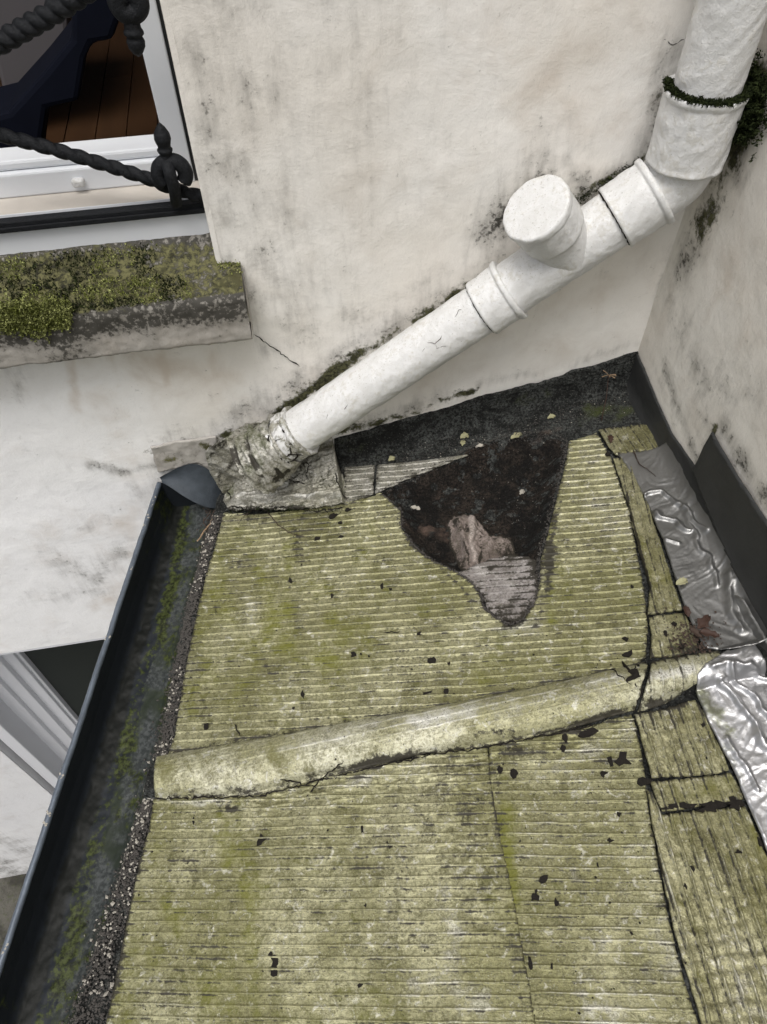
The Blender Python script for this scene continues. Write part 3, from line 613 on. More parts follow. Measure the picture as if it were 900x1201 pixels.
# narrow strip left of the hole
sheet('foil_strip', [(404, 549), (440, 546), (438, 582), (410, 590), (404, 585)], RIB, strokes=[([(404, 549), (404, 589)], .01, .5, 0)], seed=8, lift=.004, useh=False, mat=M_FOILG, crumple=.001)
sheet('foil_strip', [(443, 546), (500, 540), (550, 533), (527, 543), (490, 557), (447, 577), (440, 580)], RIB, seed=9, lift=.004, useh=False, mat=M_FOILG, crumple=.001)
sheet('underlay_strip', [(536, 672), (560, 662), (600, 650), (630, 656), (632, 690), (630, 712), (620, 725), (602, 728), (586, 724), (572, 713), (566, 698), (553, 682)], RIB, seed=10, lift=-.002, useh=False, mat=M_UNDER, per=.0165, k=1.5, ja=.0035,
      strokes=[([(600, 655), (618, 690), (600, 722)], .03, .55, 0), ([(622, 650), (634, 700), (618, 728)], .018, 1.1, 0), ([(575, 668), (600, 655)], .008, .7, 0), ([(570, 700), (600, 728)], .010, .6, 0), ([(560, 668), (600, 690)], .02, .7, 2)])
# right hand edge strips, ribs running along the slope of the wall
EA = math.atan2(*(A(RP(757, 715))-A(RP(722, 560)))[::-1]); EB = math.atan2(*(A(RP(880, 1150))-A(RP(815, 960)))[::-1])  # higher groove values below paint in shade these ribs hardly catch
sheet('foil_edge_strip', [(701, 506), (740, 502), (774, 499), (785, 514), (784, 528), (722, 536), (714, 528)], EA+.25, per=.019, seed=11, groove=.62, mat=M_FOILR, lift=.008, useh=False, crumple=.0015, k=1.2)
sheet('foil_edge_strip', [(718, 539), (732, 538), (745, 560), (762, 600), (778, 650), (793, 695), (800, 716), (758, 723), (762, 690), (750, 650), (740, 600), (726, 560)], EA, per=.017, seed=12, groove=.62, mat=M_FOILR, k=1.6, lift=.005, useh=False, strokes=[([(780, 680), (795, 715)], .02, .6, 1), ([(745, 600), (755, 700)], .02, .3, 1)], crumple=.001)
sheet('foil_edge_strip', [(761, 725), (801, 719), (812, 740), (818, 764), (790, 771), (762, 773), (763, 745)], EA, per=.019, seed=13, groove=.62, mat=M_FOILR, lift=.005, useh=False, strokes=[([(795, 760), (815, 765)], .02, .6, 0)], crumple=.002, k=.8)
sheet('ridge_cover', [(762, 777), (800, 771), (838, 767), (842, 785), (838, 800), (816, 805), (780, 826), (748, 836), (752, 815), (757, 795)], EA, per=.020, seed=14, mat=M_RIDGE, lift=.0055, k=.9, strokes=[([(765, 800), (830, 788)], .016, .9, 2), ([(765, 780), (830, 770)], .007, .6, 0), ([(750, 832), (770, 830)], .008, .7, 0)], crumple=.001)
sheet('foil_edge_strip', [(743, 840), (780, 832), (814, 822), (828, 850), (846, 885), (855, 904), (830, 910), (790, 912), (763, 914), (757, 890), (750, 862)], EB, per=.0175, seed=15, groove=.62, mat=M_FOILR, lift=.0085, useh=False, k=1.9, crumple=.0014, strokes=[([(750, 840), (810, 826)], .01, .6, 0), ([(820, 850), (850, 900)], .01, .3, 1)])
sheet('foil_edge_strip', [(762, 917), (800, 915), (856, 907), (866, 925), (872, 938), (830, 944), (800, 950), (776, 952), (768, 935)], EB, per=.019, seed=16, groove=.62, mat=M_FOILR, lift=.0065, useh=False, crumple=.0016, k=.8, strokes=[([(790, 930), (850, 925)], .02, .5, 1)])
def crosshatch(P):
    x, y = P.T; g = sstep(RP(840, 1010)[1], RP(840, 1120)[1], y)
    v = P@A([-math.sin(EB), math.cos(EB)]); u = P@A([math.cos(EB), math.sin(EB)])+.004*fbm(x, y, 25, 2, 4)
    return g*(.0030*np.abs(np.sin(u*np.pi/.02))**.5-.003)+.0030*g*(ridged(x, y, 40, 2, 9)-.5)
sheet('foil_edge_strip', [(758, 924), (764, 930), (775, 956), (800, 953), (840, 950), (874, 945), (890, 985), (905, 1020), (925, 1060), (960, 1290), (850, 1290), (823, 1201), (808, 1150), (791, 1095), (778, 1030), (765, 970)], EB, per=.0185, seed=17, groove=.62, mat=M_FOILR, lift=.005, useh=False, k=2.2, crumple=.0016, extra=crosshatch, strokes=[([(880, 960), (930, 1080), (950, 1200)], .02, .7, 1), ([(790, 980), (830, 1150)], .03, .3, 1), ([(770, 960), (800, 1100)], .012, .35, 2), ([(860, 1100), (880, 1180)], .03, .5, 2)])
# tape ---------------------------------------------------------------
def tape(name, pix, mat, seed, amp, lines, up=True, st=(), lift=.007, ang=.0, gr=1.):
    poly = jag([RP(*p) for p in pix], .0012, .008, seed)
    def h(P):
        x, y = P.T; q = x*math.cos(ang)+y*math.sin(ang); r = -x*math.sin(ang)+y*math.cos(ang)
        hh = und(P)+lift+amp*(ridged(q*1.0+.15*fbm(x, y, 8, 2, 2), r*.28+.02*fbm(x, y, 9, 2, 1), 30, 4, seed)-.35)*.75+amp*.45*(ridged(q*1.3+.02*fbm(x, y, 14, 2, 5), r*.22, 62, 3, seed+2)-.4)*sstep(.3, .6, vn(x*18, y*18, 3))+amp*.08*fbm(x, y, 130, 3, seed)
        Pw = warpP(P, .014)
        for pts, wd, a in lines:
            wd = wd*.75; d, _ = dist_poly(Pw, [RP(*p) for p in pts]); hh = hh+a*np.exp(-(d/wd)**2)
        if up: hh = hh+.045*np.exp((x-XC)/.014)
        return hh+hump(P)[0]
    return patch(name, poly, h, mat, RF, 0, .0024, .0024, roof_pos, lambda P: smask(P, [([RP(*p) for p in a], b, c, d) for a, b, c, d in st]), .004)
tape('tape_patch', [(724, 535), (783, 529), (800, 560), (822, 590), (848, 635), (870, 675), (893, 725), (905, 755), (880, 764), (850, 768), (826, 762), (812, 735), (802, 712), (790, 675), (775, 630), (758, 590), (740, 557)], M_TAPE, 3, .0035,
     [([(752, 585), (775, 580), (800, 600), (826, 632)], .005, .007), ([(765, 604), (790, 612), (806, 625)], .005, .008), ([(775, 634), (795, 640)], .004, .005), ([(850, 680), (862, 740)], .010, .009), ([(800, 600), (840, 690)], .006, .005)], ang=-.9)
tape('tape_patch', [(811, 800), (820, 788), (845, 772), (878, 764), (893, 790), (906, 815), (925, 900), (940, 1080), (912, 1035), (893, 985), (876, 945), (862, 910), (846, 880), (828, 845), (815, 815)], M_TAPE2, 4, .006,
     [([(845, 800), (875, 850), (900, 880)], .007, .010), ([(830, 790), (870, 785), (899, 800)], .007, .008), ([(850, 790), (885, 830), (905, 850)], .005, .009), ([(850, 870), (890, 930)], .005, .006)], up=False, ang=-.8, lift=.010, st=[([(822, 815), (850, 860)], .022, .7, 1), ([(850, 880), (885, 960)], .016, .45, 1)])

# bitumen upturns -----------------------------------------------------
FB = thing('wall_flashing', 'rough black bitumen upturn along the foot of the back wall', 'flashing', (.4, 0, 0))
top = [wl(*p) for p in [(392, 514), (430, 503), (470, 492), (520, 478), (562, 464), (600, 455), (655, 441), (670, 433), (690, 430), (720, 420), (748, 412)]]
poly = [(top[0][0], zr(top[0][0])-.03)]+top+[(XC-.001, -.03)]
poly = jag(poly, .003, .008, 4)
def up_h(P):
    x, z = P.T; q = np.clip(z-zr(x), 0, 1); return .007+.028*np.exp(-q/.018)+.0035*fbm(x, z, 50, 4, 3)+.004*fbm(x, z, 14, 2, 6)
patch('bitumen_upturn', poly, up_h, M_DECK, FB, 0, .003, .003, bw_pos, lambda P: smask(P, [([wl(590, 470), wl(640, 460)], .03, .35, 1), ([wl(400, 520), wl(440, 520)], .03, .4, 1)]), .006)
FR = thing('lead_flashing', 'smooth dark lead flashing bent up the foot of the right wall', 'flashing', (XC, -.3, 0))
poly = jag([(-.001, -.03), (-.001, .103), xl(765, 452), xl(789, 505), xl(819, 550), (.50, .082), (1.9, .06), (1.9, -.03)], .0015, .01, 5)
patch('upturn', poly, lambda P: .006+.012*np.exp(-np.clip(P[:, 1], 0, 1)/.015)+.002*fbm(P[:, 0], P[:, 1], 20, 3, 3), M_LEAD, FR, 0, .004, .004, rw_pos, None, .004)
poly = [xl(819, 550), xl(840, 505), xl(870, 556), xl(900, 604), (1.0, .19), (1.9, .185), (1.9, .02), (.6, .035), (.5, .045), (.42, .06)]
patch('lead_apron', jag(poly, .0012, .012, 6), lambda P: .012+.006*fbm(P[:, 0], P[:, 1], 7, 3, 3)+.010*np.exp(-np.clip(P[:, 1]-.03, 0, 1)/.03), M_LEAD, FR, 0, .004, .004, rw_pos, None, .006)
tp = jag([xl(868, 690), xl(885, 700), xl(905, 735), (1.0, .05), (1.0, -.02), (.72, -.02), (.62, .0)], .002, .01, 8)
patch('tape_upstand', tp, lambda P: .020+.012*np.exp(-np.clip(P[:, 1], 0, 1)/.02)+.004*ridged(P[:, 0], P[:, 1]*.4, 30, 3, 3), M_TAPE, FR, 0, .003, .003, rw_pos, None, .003)

# pipe boot in crumpled foil -------------------------------------------
BT = thing('pipe_boot', 'crumpled foil boot wrapped round the foot of the diagonal pipe', 'pipe boot', (-.05, -.05, -.15))
a0 = RP(268, 600); a1 = RP(409, 594)
bp = [a0, RP(330, 603), a1, (a1[0]+.005, -.10), (a1[0]-.01, -.02), (a1[0]-.015, .0), (a0[0]+.01, .0), (a0[0]-.012, -.04)]
def boot_h(P):
    x, y = P.T; yf = np.interp(x, [a0[0], a1[0]], [a0[1], a1[1]]); q = np.clip(y-yf, 0, 1)
    side = sstep(0, .012, a1[0]-.004-x+.1*0)*sstep(-.02, .05, x-a0[0])
    h = .010+.016*sstep(.008, .018, q)+.052*sstep(.035, .11, q)
    rb = rib_profile(y/.013+.3*fbm(x, y, 12, 2, 3), 1.8)
    return (h*side+.004)+rb+.016*(ridged(x*.6+.2*y, y*1.9, 34, 4, 5)-.4)+.004*fbm(x, y, 70, 3, 2)
bm = [([RP(280, 590), RP(400, 588)], .006, .9, 2), ([RP(270, 600), RP(400, 600)], .006, .9, 0), ([RP(280, 575), RP(380, 575)], .012, .55, 0), ([RP(285, 560), RP(300, 570)], .02, .8, 2), ([RP(270, 585), RP(275, 560)], .015, .6, 1), ([RP(340, 550), RP(395, 545)], .02, .45, 1), ([RP(300, 570), RP(395, 566)], .016, .75, 0), ([RP(275, 555), RP(330, 575)], .010, .7, 0), ([RP(280, 560), RP(300, 552)], .016, .9, 2), ([RP(360, 590), RP(404, 560)], .008, .8, 0)]
patch('foil_wrap', jag(bp, .002, .008, 2), boot_h, M_FOILG, BT, 0, .0022, .0022, roof_pos, lambda P: smask(P, bm), .004)
mp = jag([wl(*p) for p in [(176, 523), (205, 517), (252, 511), (262, 530), (256, 560), (232, 541), (210, 546), (186, 553)]], .003, .008, 7)
patch('mortar_fillet', mp, lambda P: .006+.004*fbm(P[:, 0], P[:, 1], 40, 4, 3), M_SILL, BT, 0, .003, .003, bw_pos, lambda P: smask(P, [([wl(180, 535), wl(250, 525)], .03, .45, 0), ([wl(195, 537), wl(215, 535)], .014, .8, 1), ([wl(235, 520), wl(255, 530)], .014, .7, 1)]), .005)
wpoly = jag([wl(*p) for p in [(240, 524), (252, 512), (280, 494), (300, 500), (305, 545), (290, 575), (268, 585), (262, 570), (246, 548)]], .003, .008, 5)
patch('foil_wrap', wpoly, lambda P: .004+.022*sstep(wl(215, 0)[0]+.07, wl(285, 520)[0], P[:, 0])*(.5+.8*ridged(P[:, 0]*1.1+.7*P[:, 1], P[:, 1]*.5-.4*P[:, 0], 22, 3, 6))+.003*ridged(P[:, 0], P[:, 1], 40, 3, 2), M_FOILG, BT, 0, .0025, .0025, bw_pos, lambda P: smask(P, [([wl(245, 515), wl(290, 498)], .012, .9, 0), ([wl(200, 535), wl(230, 530)], .014, .7, 1), ([wl(260, 520), wl(280, 515)], .010, .6, 2), ([wl(180, 520), wl(280, 500)], .012, .6, 1), ([wl(262, 545), wl(255, 570)], .012, .5, 0), ([wl(190, 540), wl(235, 540)], .02, .5, 0), ([wl(215, 522), wl(240, 530)], .02, .6, 1), ([wl(245, 530), wl(275, 500)], .010, .7, 0), ([wl(270, 540), wl(300, 505)], .008, .8, 0)]), .004)

for pts, w_ in (([(272, 598), (300, 604), (340, 600), (372, 606), (405, 600)], .0016), ([(278, 572), (300, 580), (330, 574), (362, 580), (400, 572)], .0014), ([(300, 545), (312, 562), (330, 568)], .0012), ([(352, 552), (365, 566), (362, 576)], .0011), ([(385, 548), (392, 566), (404, 590)], .0013), ([(272, 560), (268, 580), (276, 596)], .0016)):
    pp = [RP(*p) for p in pts]; crack(BT, [A([a, b, zr(a)+float(boot_h(A([(a, b)]))[0])+.0012]) for a, b in pp], w_, .006)
MS = []; NN = []
for i in range(420):
    p = RP(random.uniform(268, 404), random.choice([574, 602])+random.gauss(0, 3)); h = float(boot_h(A([p]))[0]); MS.append((p[0], p[1], zr(p[0])+h)); NN.append((0, -.3, 1))
moss('moss', MS, NN, .0026, M_MOSSD, BT, 3, .002)
# ================================================================== soil pipe
SP = thing('soil_pipe', 'thickly painted white soil pipe running down the corner and diagonally across the wall', 'pipe', (.35, -.1, .3))
c2 = on_y(745, 240, -.088); c3 = on_y(583, 350, -.078); e0_ = on_y(358, 501, -.070)
dg = (c2-e0_)/np.linalg.norm(c2-e0_)
vt = on_y(815, 150, -.100); VX, VY = vt[0], vt[1]
R0 = .0520
def run(a, b, k=60): return [a+(b-a)*i/k for i in range(k+1)]
# diagonal length
lo_ = e0_-dg*.10
V, f = tube(run(lo_, c3, 220), R0, 88, noise=.0020, k=1); mesh('pipe_length', V, f, M_PIPE, SP)
V, f = tube(run(c3, c2, 100), R0*1.04, 88, noise=.0020, k=2); mesh('branch_fitting', V, f, M_PIPE, SP)
# elbow from collar 2 to the vertical socket
pA = c2+dg*.03; zE = on_y(812, 186, VY)[2]; pB = A([VX, VY, zE])
# circular-ish bend: cubic bezier
L = np.linalg.norm(pB-pA); b1 = pA+dg*L*.40; b2 = pB-A([0, 0, 1])*L*.40
bz = [((1-t)**3*pA+3*(1-t)**2*t*b1+3*(1-t)*t*t*b2+t**3*pB) for t in np.linspace(0, 1, 70)]
V, f = tube(bz, R0*1.05, 88, noise=.0020, k=3); mesh('elbow', V, f, M_PIPE, SP)
def collar(name, a, b, r, lipa=True, lipb=True, k=0, rl=.004, parent=SP, mat=None, nz=.0026):
    L = np.linalg.norm(A(b)-A(a)); la = rl if lipa else 0; lb = rl if lipb else 0
    pr = [(0, r*.80), (0, r+la), (.004, r+la+.001), (.010, r+la), (.013, r), (L-.013, r), (L-.010, r+lb), (L-.004, r+lb+.001), (L, r+lb), (L, r*.80)]
    V, f = lathe(a, b, dense(pr, .0022), 88, nz, k); return mesh(name, V, f, mat or M_PIPE, parent)
collar('socket', c2-dg*.041, c2+dg*.043, .0605, False, True, 2)
collar('socket', c3-dg*.036, c3+dg*.033, .0590, False, True, 3)
vb = A([VX, VY, zE-.005]); zt = on_y(828, 112, VY)[2]; vtop = A([VX, VY, zt+.012])
collar('socket', vb, vtop, .0650, False, True, 4, .0022)
V, f = tube(run(A([VX, VY, zt-.03]), A([VX, VY, 2.2]), 420), R0*1.03, 88, noise=.0020, k=4); mesh('pipe_length', V, f, M_PIPE, SP)
# lower socket with cracked paint
ls0 = e0_-dg*.012
collar('cracked_socket', ls0-dg*.062, ls0, .0585, False, True, 5, .004, SP, M_PIPEOLD, .007)
for pts in ([(.95, 1.1), (.9, .7), (1., .3), (.92, -.2), (1., -.6)], [(.7, 1.1), (.8, .8), (.6, .5)], [(.3, .6), (.5, .9), (.9, .85)], [(.3, 1.0), (.5, .6), (.35, .2), (.6, -.2)], [(.0, .9), (.2, .3), (.1, -.2), (.25, -.6)], [(.5, .6), (.8, .5), (.9, .2)], [(.6, -.2), (.8, -.1), (1., -.3)], [(.2, .3), (.35, .2)]):
    uu = np.cross(dg, [0, 0, 1.]); uu /= np.linalg.norm(uu); vv = np.cross(uu, dg)
    tc_ = (CAM-ls0); tc_ -= (tc_@dg)*dg; tc_ /= np.linalg.norm(tc_); sd = np.cross(dg, tc_)
    pl = [ls0-dg*(.058*t)+(tc_*math.cos(a)+sd*math.sin(a))*.0598 for t, a in pts]; crack(SP, pl, .0017, .006)
wp_ = run(ls0-dg*.040, ls0-dg*.150, 44); wr = [.060+.020*sstep(.0, .9, A(i/44.))+.002*math.sin(i*.9) for i in range(45)]
V, f = tube(wp_, A(wr), 110, caps=False); V = A(V); Pc = np.repeat(A(wp_), 110, 0); rad = V-Pc; rl = np.linalg.norm(rad, axis=1)[:, None]
nzv = (ridged(V[:, 0]*1.3+V[:, 2]*.5, V[:, 2]*.7-V[:, 1]*.4, 30, 4, 4)-.4)*.016+fbm(V[:, 0]+V[:, 1], V[:, 2], 70, 3, 2)*.004
V = V+rad/rl*nzv[:, None]; mkw = np.zeros((len(V), 3)); mkw[:, 0] = .25+.9*sstep(.0, -.006, nzv); mkw[:, 2] = .6*sstep(.003, .009, nzv); mkw[:, 1] = .35*vn(V[:, 0]*30, V[:, 2]*30, 5)
mesh('foil_wrap', V, f, M_FOILG, BT, True, mkw)
def pipe_pt(t, a, rr=None): return e0_+(c3-e0_)*t+(tc_*math.cos(a)+sd*math.sin(a))*(rr or R0+.0005)
for pts in ([(.66, .1), (.70, -.1), (.72, .15), (.76, 0.)], [(.72, .15), (.71, .35), (.75, .45)], [(.15, .2), (.17, .05)], [(.24, .3), (.27, .2)], [(.84, -.3), (.87, -.45), (.90, -.3)]): crack(SP, [pipe_pt(*p) for p in pts], .0006, .004, 'crack', M_TWIG)
# branch with cap
br0 = c3+(c2-c3)*.52; fc = None
vdir = CAM-on_y(628, 244, -.2); vdir /= np.linalg.norm(vdir)
ccam = M.T@vdir; side = A([-.62, .78, 0]); side = M@side; side -= (side@vdir)*vdir; side /= np.linalg.norm(side)
cn = .74*vdir+.67*side; cn /= np.linalg.norm(cn)
# face centre: on the ray of the pixel, at the distance where the branch axis meets the pipe
rd = ray(628, 244); rd /= np.linalg.norm(rd)
best = None
for s in np.linspace(1.0, 1.6, 400):
    p = CAM+rd*s; dd = c2-c3; dd /= np.linalg.norm(dd); n_ = np.cross(cn, dd); gap = abs((p-c3)@n_)/np.linalg.norm(n_)
    if best is None or gap < best[0]: best = (gap, p)
FC = best[1]
dd = (c2-c3)/np.linalg.norm(c2-c3); qq = np.linalg.solve(np.stack([cn, -dd, np.cross(cn, dd)], 1), c3-FC); BL = -qq[0]
if not (.07 < BL < .16): BL = .11
V, f = lathe(FC-cn*BL, FC-cn*.055, dense([(0, .0535), (BL-.055, .0545)], .004), 40, .001, 3); mesh('branch_neck', V, f, M_PIPE, SP)
pr = [(-.012, .050), (-.012, .0592), (-.006, .0605), (.046, .0615), (.048, .0628), (.054, .0634), (.0605, .0630), (.0635, .0605), (.0642, .05), (.0645, .03), (.064, .001)]
V, f = lathe(FC-cn*.062, FC, dense(pr, .0025), 88, .0022, 6); mesh('access_cap', V, f, M_PIPE, SP)
# putty and dirt lines at the joints
def ringline(c, r, a0, a1, rr=.0012, name='joint_line', mat=None, ax=None, n=40, parent=SP, jit=.0008):
    ax = dg if ax is None else ax; u = CAM-c; u -= (u@ax)*ax; u /= np.linalg.norm(u); v = np.cross(ax, u)
    P = A([c+r*(math.cos(t)*u+math.sin(t)*v) for t in np.linspace(a0, a1, n)])+rng.normal(0, jit, (n, 3)); V, f = tube(P, rr*rng.uniform(.5, 1.5, n), 6); return mesh(name, V, f, mat or M_TEAR, parent)
ringline(c2-dg*.042, .0550, -1.7, 1.6); ringline(c3-dg*.037, .0540, -1.7, 1.3)
# moss collar on top of the vertical socket
MS = []
NN = []
for i in range(560):
    t = random.uniform(-1.9, 2.9); r = random.uniform(.054, .068); MS.append((VX+r*math.cos(t-1.9), VY+r*math.sin(t-1.9), zt+.012+random.uniform(-.001, .004))); NN.append((0, 0, .7))
MT = thing('moss_ring', 'dark green moss ring growing on the top socket of the corner pipe', 'moss', (VX, VY, zt)); moss('moss', MS, NN, .0030, M_MOSSD, MT, 14, .0016)
MC = thing('moss_clump', 'blackish moss clump between the corner pipe and the right wall', 'moss', (XC, VY, zt))
MS = []; NN = []
for i in range(1100):
    q = A(on_x(880+random.gauss(0, 9), 118+random.gauss(0, 20), XC-.004)); q[0] -= abs(random.gauss(0, .012)); MS.append(q); NN.append((-1, -.2, .3))
moss('moss', MS, NN, .0042, M_MOSSD, MC, 14, .0035)
# moss in the gap above the diagonal pipe
MG = thing('moss_line', 'thin moss and dirt line on the wall above the diagonal pipe', 'moss', (.2, 0, .3))
MS = []; NN = []
for i in range(900):
    t = random.random(); px = 325+t*215; py = 490-t*150+random.gauss(0, 5)-3; q = on_y(px, py, -.004)
    if vn(A([px/9.]), A([1.]), 3)[0] < .45: continue; MS.append(q); NN.append((0, -1, .2))
for i in range(350):
    t = random.random(); px = 675+t*80; py = 237-t*50+random.gauss(0, 3); q = on_y(px, py, -.004); MS.append(q); NN.append((0, -1, .2))
moss('moss', MS, NN, .0026, M_MOSSD, MG, 2, .0025)

# ================================================================== window
SI = thing('window_sill', 'thick stone window sill covered in yellow green moss', 'window sill', (-.5, -.03, .33))
x1 = -.066; x0s = -1.5
prof = [(-.02, .330), (-.078, .333), (-.083, .338), (-.083, .425), (-.079, .434), (-.066, .440), (0, .458), (.020, .474), (.043, .497), (.045, .44)]
pr2 = []
for (a, b) in zip(prof[:-1], prof[1:]):
    L = math.hypot(b[0]-a[0], b[1]-a[1]); k = max(1, int(L/.004)); pr2 += [(a[0]+(b[0]-a[0])*i/k, a[1]+(b[1]-a[1])*i/k) for i in range(k)]
pr2.append(prof[-1]); pr2 = A(pr2); xs_ = np.arange(x0s, x1+.001, .0045); nx = len(xs_); npf = len(pr2)
tt = np.gradient(pr2, axis=0); tt /= np.linalg.norm(tt, axis=1)[:, None]; nn = np.stack([-tt[:, 1], tt[:, 0]], 1)
nn = -nn if nn[npf//3, 0] > 0 else nn
GX, GI = np.meshgrid(xs_, np.arange(npf), indexing='ij'); s_ = GI*.004
Yp = pr2[GI, 0]; Zp = pr2[GI, 1]; topm = sstep(.432, .445, Zp)*(Yp < .04)
frm = (Yp < -.07)
arris = sstep(-.115, -.108, GX)
nz = fbm(GX.ravel(), s_.ravel(), 28, 4, 3).reshape(GX.shape)*.003+topm*(ridged(GX.ravel(), s_.ravel(), 45, 4, 5).reshape(GX.shape)-.3)*.010+.0015*fbm(GX.ravel(), s_.ravel(), 90, 3, 1).reshape(GX.shape)
Yp = Yp+nn[GI, 0]*nz; Zp = Zp+nn[GI, 1]*nz
bh = (Yp > -.004) & (GX > ARX+.001); Yp = np.where(bh, .012, Yp); Zp = np.where(bh, .452, Zp)
V = np.stack([GX, Yp, Zp], -1).reshape(-1, 3); idx = np.arange(nx*npf).reshape(nx, npf)
Q = np.stack([idx[:-1, :-1], idx[1:, :-1], idx[1:, 1:], idx[:-1, 1:]], -1).reshape(-1, 4)
mk = np.zeros((len(V), 3)); yy = Yp.ravel(); zz = Zp.ravel(); xx = GX.ravel()
mk[:, 1] = np.where(zz > .44, .62, 0)*sstep(.035, .01, yy)*sstep(.0, -.008, yy-.02*0)*0+np.where(zz > .437, .75, 0)*sstep(.04, .02, yy)+.35*sstep(.41, .44, zz)*sstep(-.2, -.35, xx)
mk[:, 0] = sstep(.36, .42, zz)*1.0+.30+.4*np.exp(-((xx+.42)/.05)**2)
mk[:, 0] = np.clip(mk[:, 0], 0, 1)
mesh('sill_block', V, Q, M_SILL, SI, True, mk)
mesh('sill_end', [(x1, a, b) for a, b in [(-.005, .332), (-.078, .335), (-.081, .34), (-.081, .425), (-.075, .432), (-.005, .452)]], [(0, 1, 2, 3, 4, 5)], M_SILL, SI, False)
MS = []; NN = []
for i in range(5200):
    x = random.uniform(-.75, -.072); yv = random.uniform(-.078, .035)
    if x > ARX and yv > -.006: continue
    d = fbm(A([x]), A([yv]), 20, 3, 9)[0]
    if d < -.25+(.25 if x > -.2 else 0): continue
    MS.append((x, yv, (.458+.24*yv if yv < 0 else .458+.9*yv)+.002)); NN.append((0, -.2, 1))
MS2 = A(MS); sel = (vn(MS2[:, 0]*25, MS2[:, 1]*25, 4) > .5)
mo = moss('moss', MS2[sel], A(NN)[sel], .0032, M_MOSSY, SI, 4, .004); moss('moss', MS2[~sel], A(NN)[~sel], .0034, M_MOSSD, SI, 3, .003)
# thick cushion bulging over the edge at the left
MS = []; NN = []
for i in range(1600):
    px = random.uniform(-5, 82); py = 372+random.gauss(0, 9)
    if px > 60 and py > 385: continue
    q = on_y(px, py, -.082-random.random()*.006); MS.append(q); NN.append((0, -.7, .6))
moss('moss', MS, NN, .0036, M_MOSSY, SI, 7, .003)

WN = thing('window_frame', 'white window frame with open view onto a dark room with parquet', 'window', (-.6, .12, .5))
bevel(mesh('sill_face', *boxg(-1.24, ARX-.002, .042, .20, .465, .5445), M_FRAME, WN, False), .003)
bevel(mesh('ledge', *boxg(-1.24, ARX-.004, .056, .17, .5447, .5600), M_LEDGE, WN, False), .003)
mesh('ledge_edge', *boxg(-1.24, ARX-.006, .0537, .0558, .5450, .5640), M_FRAME, WN, False)
bevel(mesh('bottom_rail', *boxg(-1.2, -.14, .12, .165, .560, .604), M_FRAME, WN, False), .004)
bevel(mesh('bottom_rail', *boxg(-1.2, -.17, .130, .19, .6045, .622), M_FRAME, WN, False), .005)
bevel(mesh('jamb', *boxg(-.170, -.1305, .115, .175, .5595, 2.1), M_FRAME, WN, False), .003)
mesh('seal', *boxg(-.1303, ARX+.003, .119, .16, .5595, 2.1), M_SEAL, WN, False)
bevel(mesh('jamb', *boxg(-1.245, -1.19, .115, .175, .5595, 2.1), M_FRAME, WN, False), .003)
q = on_y(92, 213, .118)
lt = []
for i in range(9):
    t = i/8; w_ = .0115*math.sqrt(max(0, 1-(2*t-1)**4)); lt.append((t, w_))
V, f = boxg(q[0]-.0115, q[0]+.0115, .108, .122, q[2]-.0075, q[2]+.0075); bevel(mesh('drain_cap', V, f, M_PIPE, WN, True), .005, 4)

# room behind
RM = thing('room', 'dark room seen through the open window', 'room', (-.9, 1.5, .4))
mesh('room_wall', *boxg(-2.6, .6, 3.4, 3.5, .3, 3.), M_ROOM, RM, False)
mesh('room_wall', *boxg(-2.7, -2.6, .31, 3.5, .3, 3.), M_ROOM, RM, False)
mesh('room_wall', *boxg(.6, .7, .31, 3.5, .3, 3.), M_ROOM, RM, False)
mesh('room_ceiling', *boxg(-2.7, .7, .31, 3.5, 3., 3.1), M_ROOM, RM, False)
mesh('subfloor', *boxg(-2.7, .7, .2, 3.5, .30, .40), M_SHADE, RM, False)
pm = None
ZF = .45
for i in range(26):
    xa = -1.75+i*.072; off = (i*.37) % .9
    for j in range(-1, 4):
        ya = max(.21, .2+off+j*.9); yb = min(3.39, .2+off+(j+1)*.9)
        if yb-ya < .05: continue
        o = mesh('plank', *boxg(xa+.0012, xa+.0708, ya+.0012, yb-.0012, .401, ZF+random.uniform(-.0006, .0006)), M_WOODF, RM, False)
def prism(name, pix, yv, dep, mat, label, cat):
    P = A([on_y(*p, yv) for p in pix]); n = len(P); B = P.copy(); B[:, 1] += dep
    t = thing(name, label, cat, tuple(P.mean(0)))
    f = [tuple(range(n))[::-1], tuple(range(n, 2*n))]+[(i, (i+1) % n, n+(i+1) % n, n+i) for i in range(n)]
    o = mesh(name+'_body', np.vstack([P, B]), f, mat, t, False); bevel(o, .01, 2); return t
# ================================================================== railing
RL = thing('iron_railing', 'black twisted rope pattern iron railing across the window opening', 'railing', (-.3, .02, .52))
bevel(mesh('bottom_bar', *boxg(-1.24, ARX-.001, .034, .0535, .546, .5605), M_IRON, RL, False), .002)
bevel(mesh('bottom_bar', *boxg(-1.24, ARX-.003, .030, .0335, .5425, .5525), M_IRON, RL, False), .002)
def seg3(pix, y): 
    return [on_y(*p, y) for p in pix]
def ropebar(pix, yv, r, name='twisted_bar', pitch=.028):
    P = seg3(pix, yv); P = A(P); t = np.linspace(0, 1, len(P)); T = np.linspace(0, 1, 260); P = np.stack([np.interp(T, t, P[:, i]) for i in range(3)], 1)
    V, f = tube(P, r, 20, rope=2, pitch=pitch, amp=.23, noise=.0008, k=3); return mesh(name, V, f, M_IRON, RL)
ropebar([(-120, 118), (0, 158), (60, 174), (120, 192), (170, 208), (205, 222), (242, 232)], .030, .0098)
ropebar([(-130, 115), (-60, 80), (0, 50), (50, 22), (100, -10), (160, -60)], .012, .0130, pitch=.019)
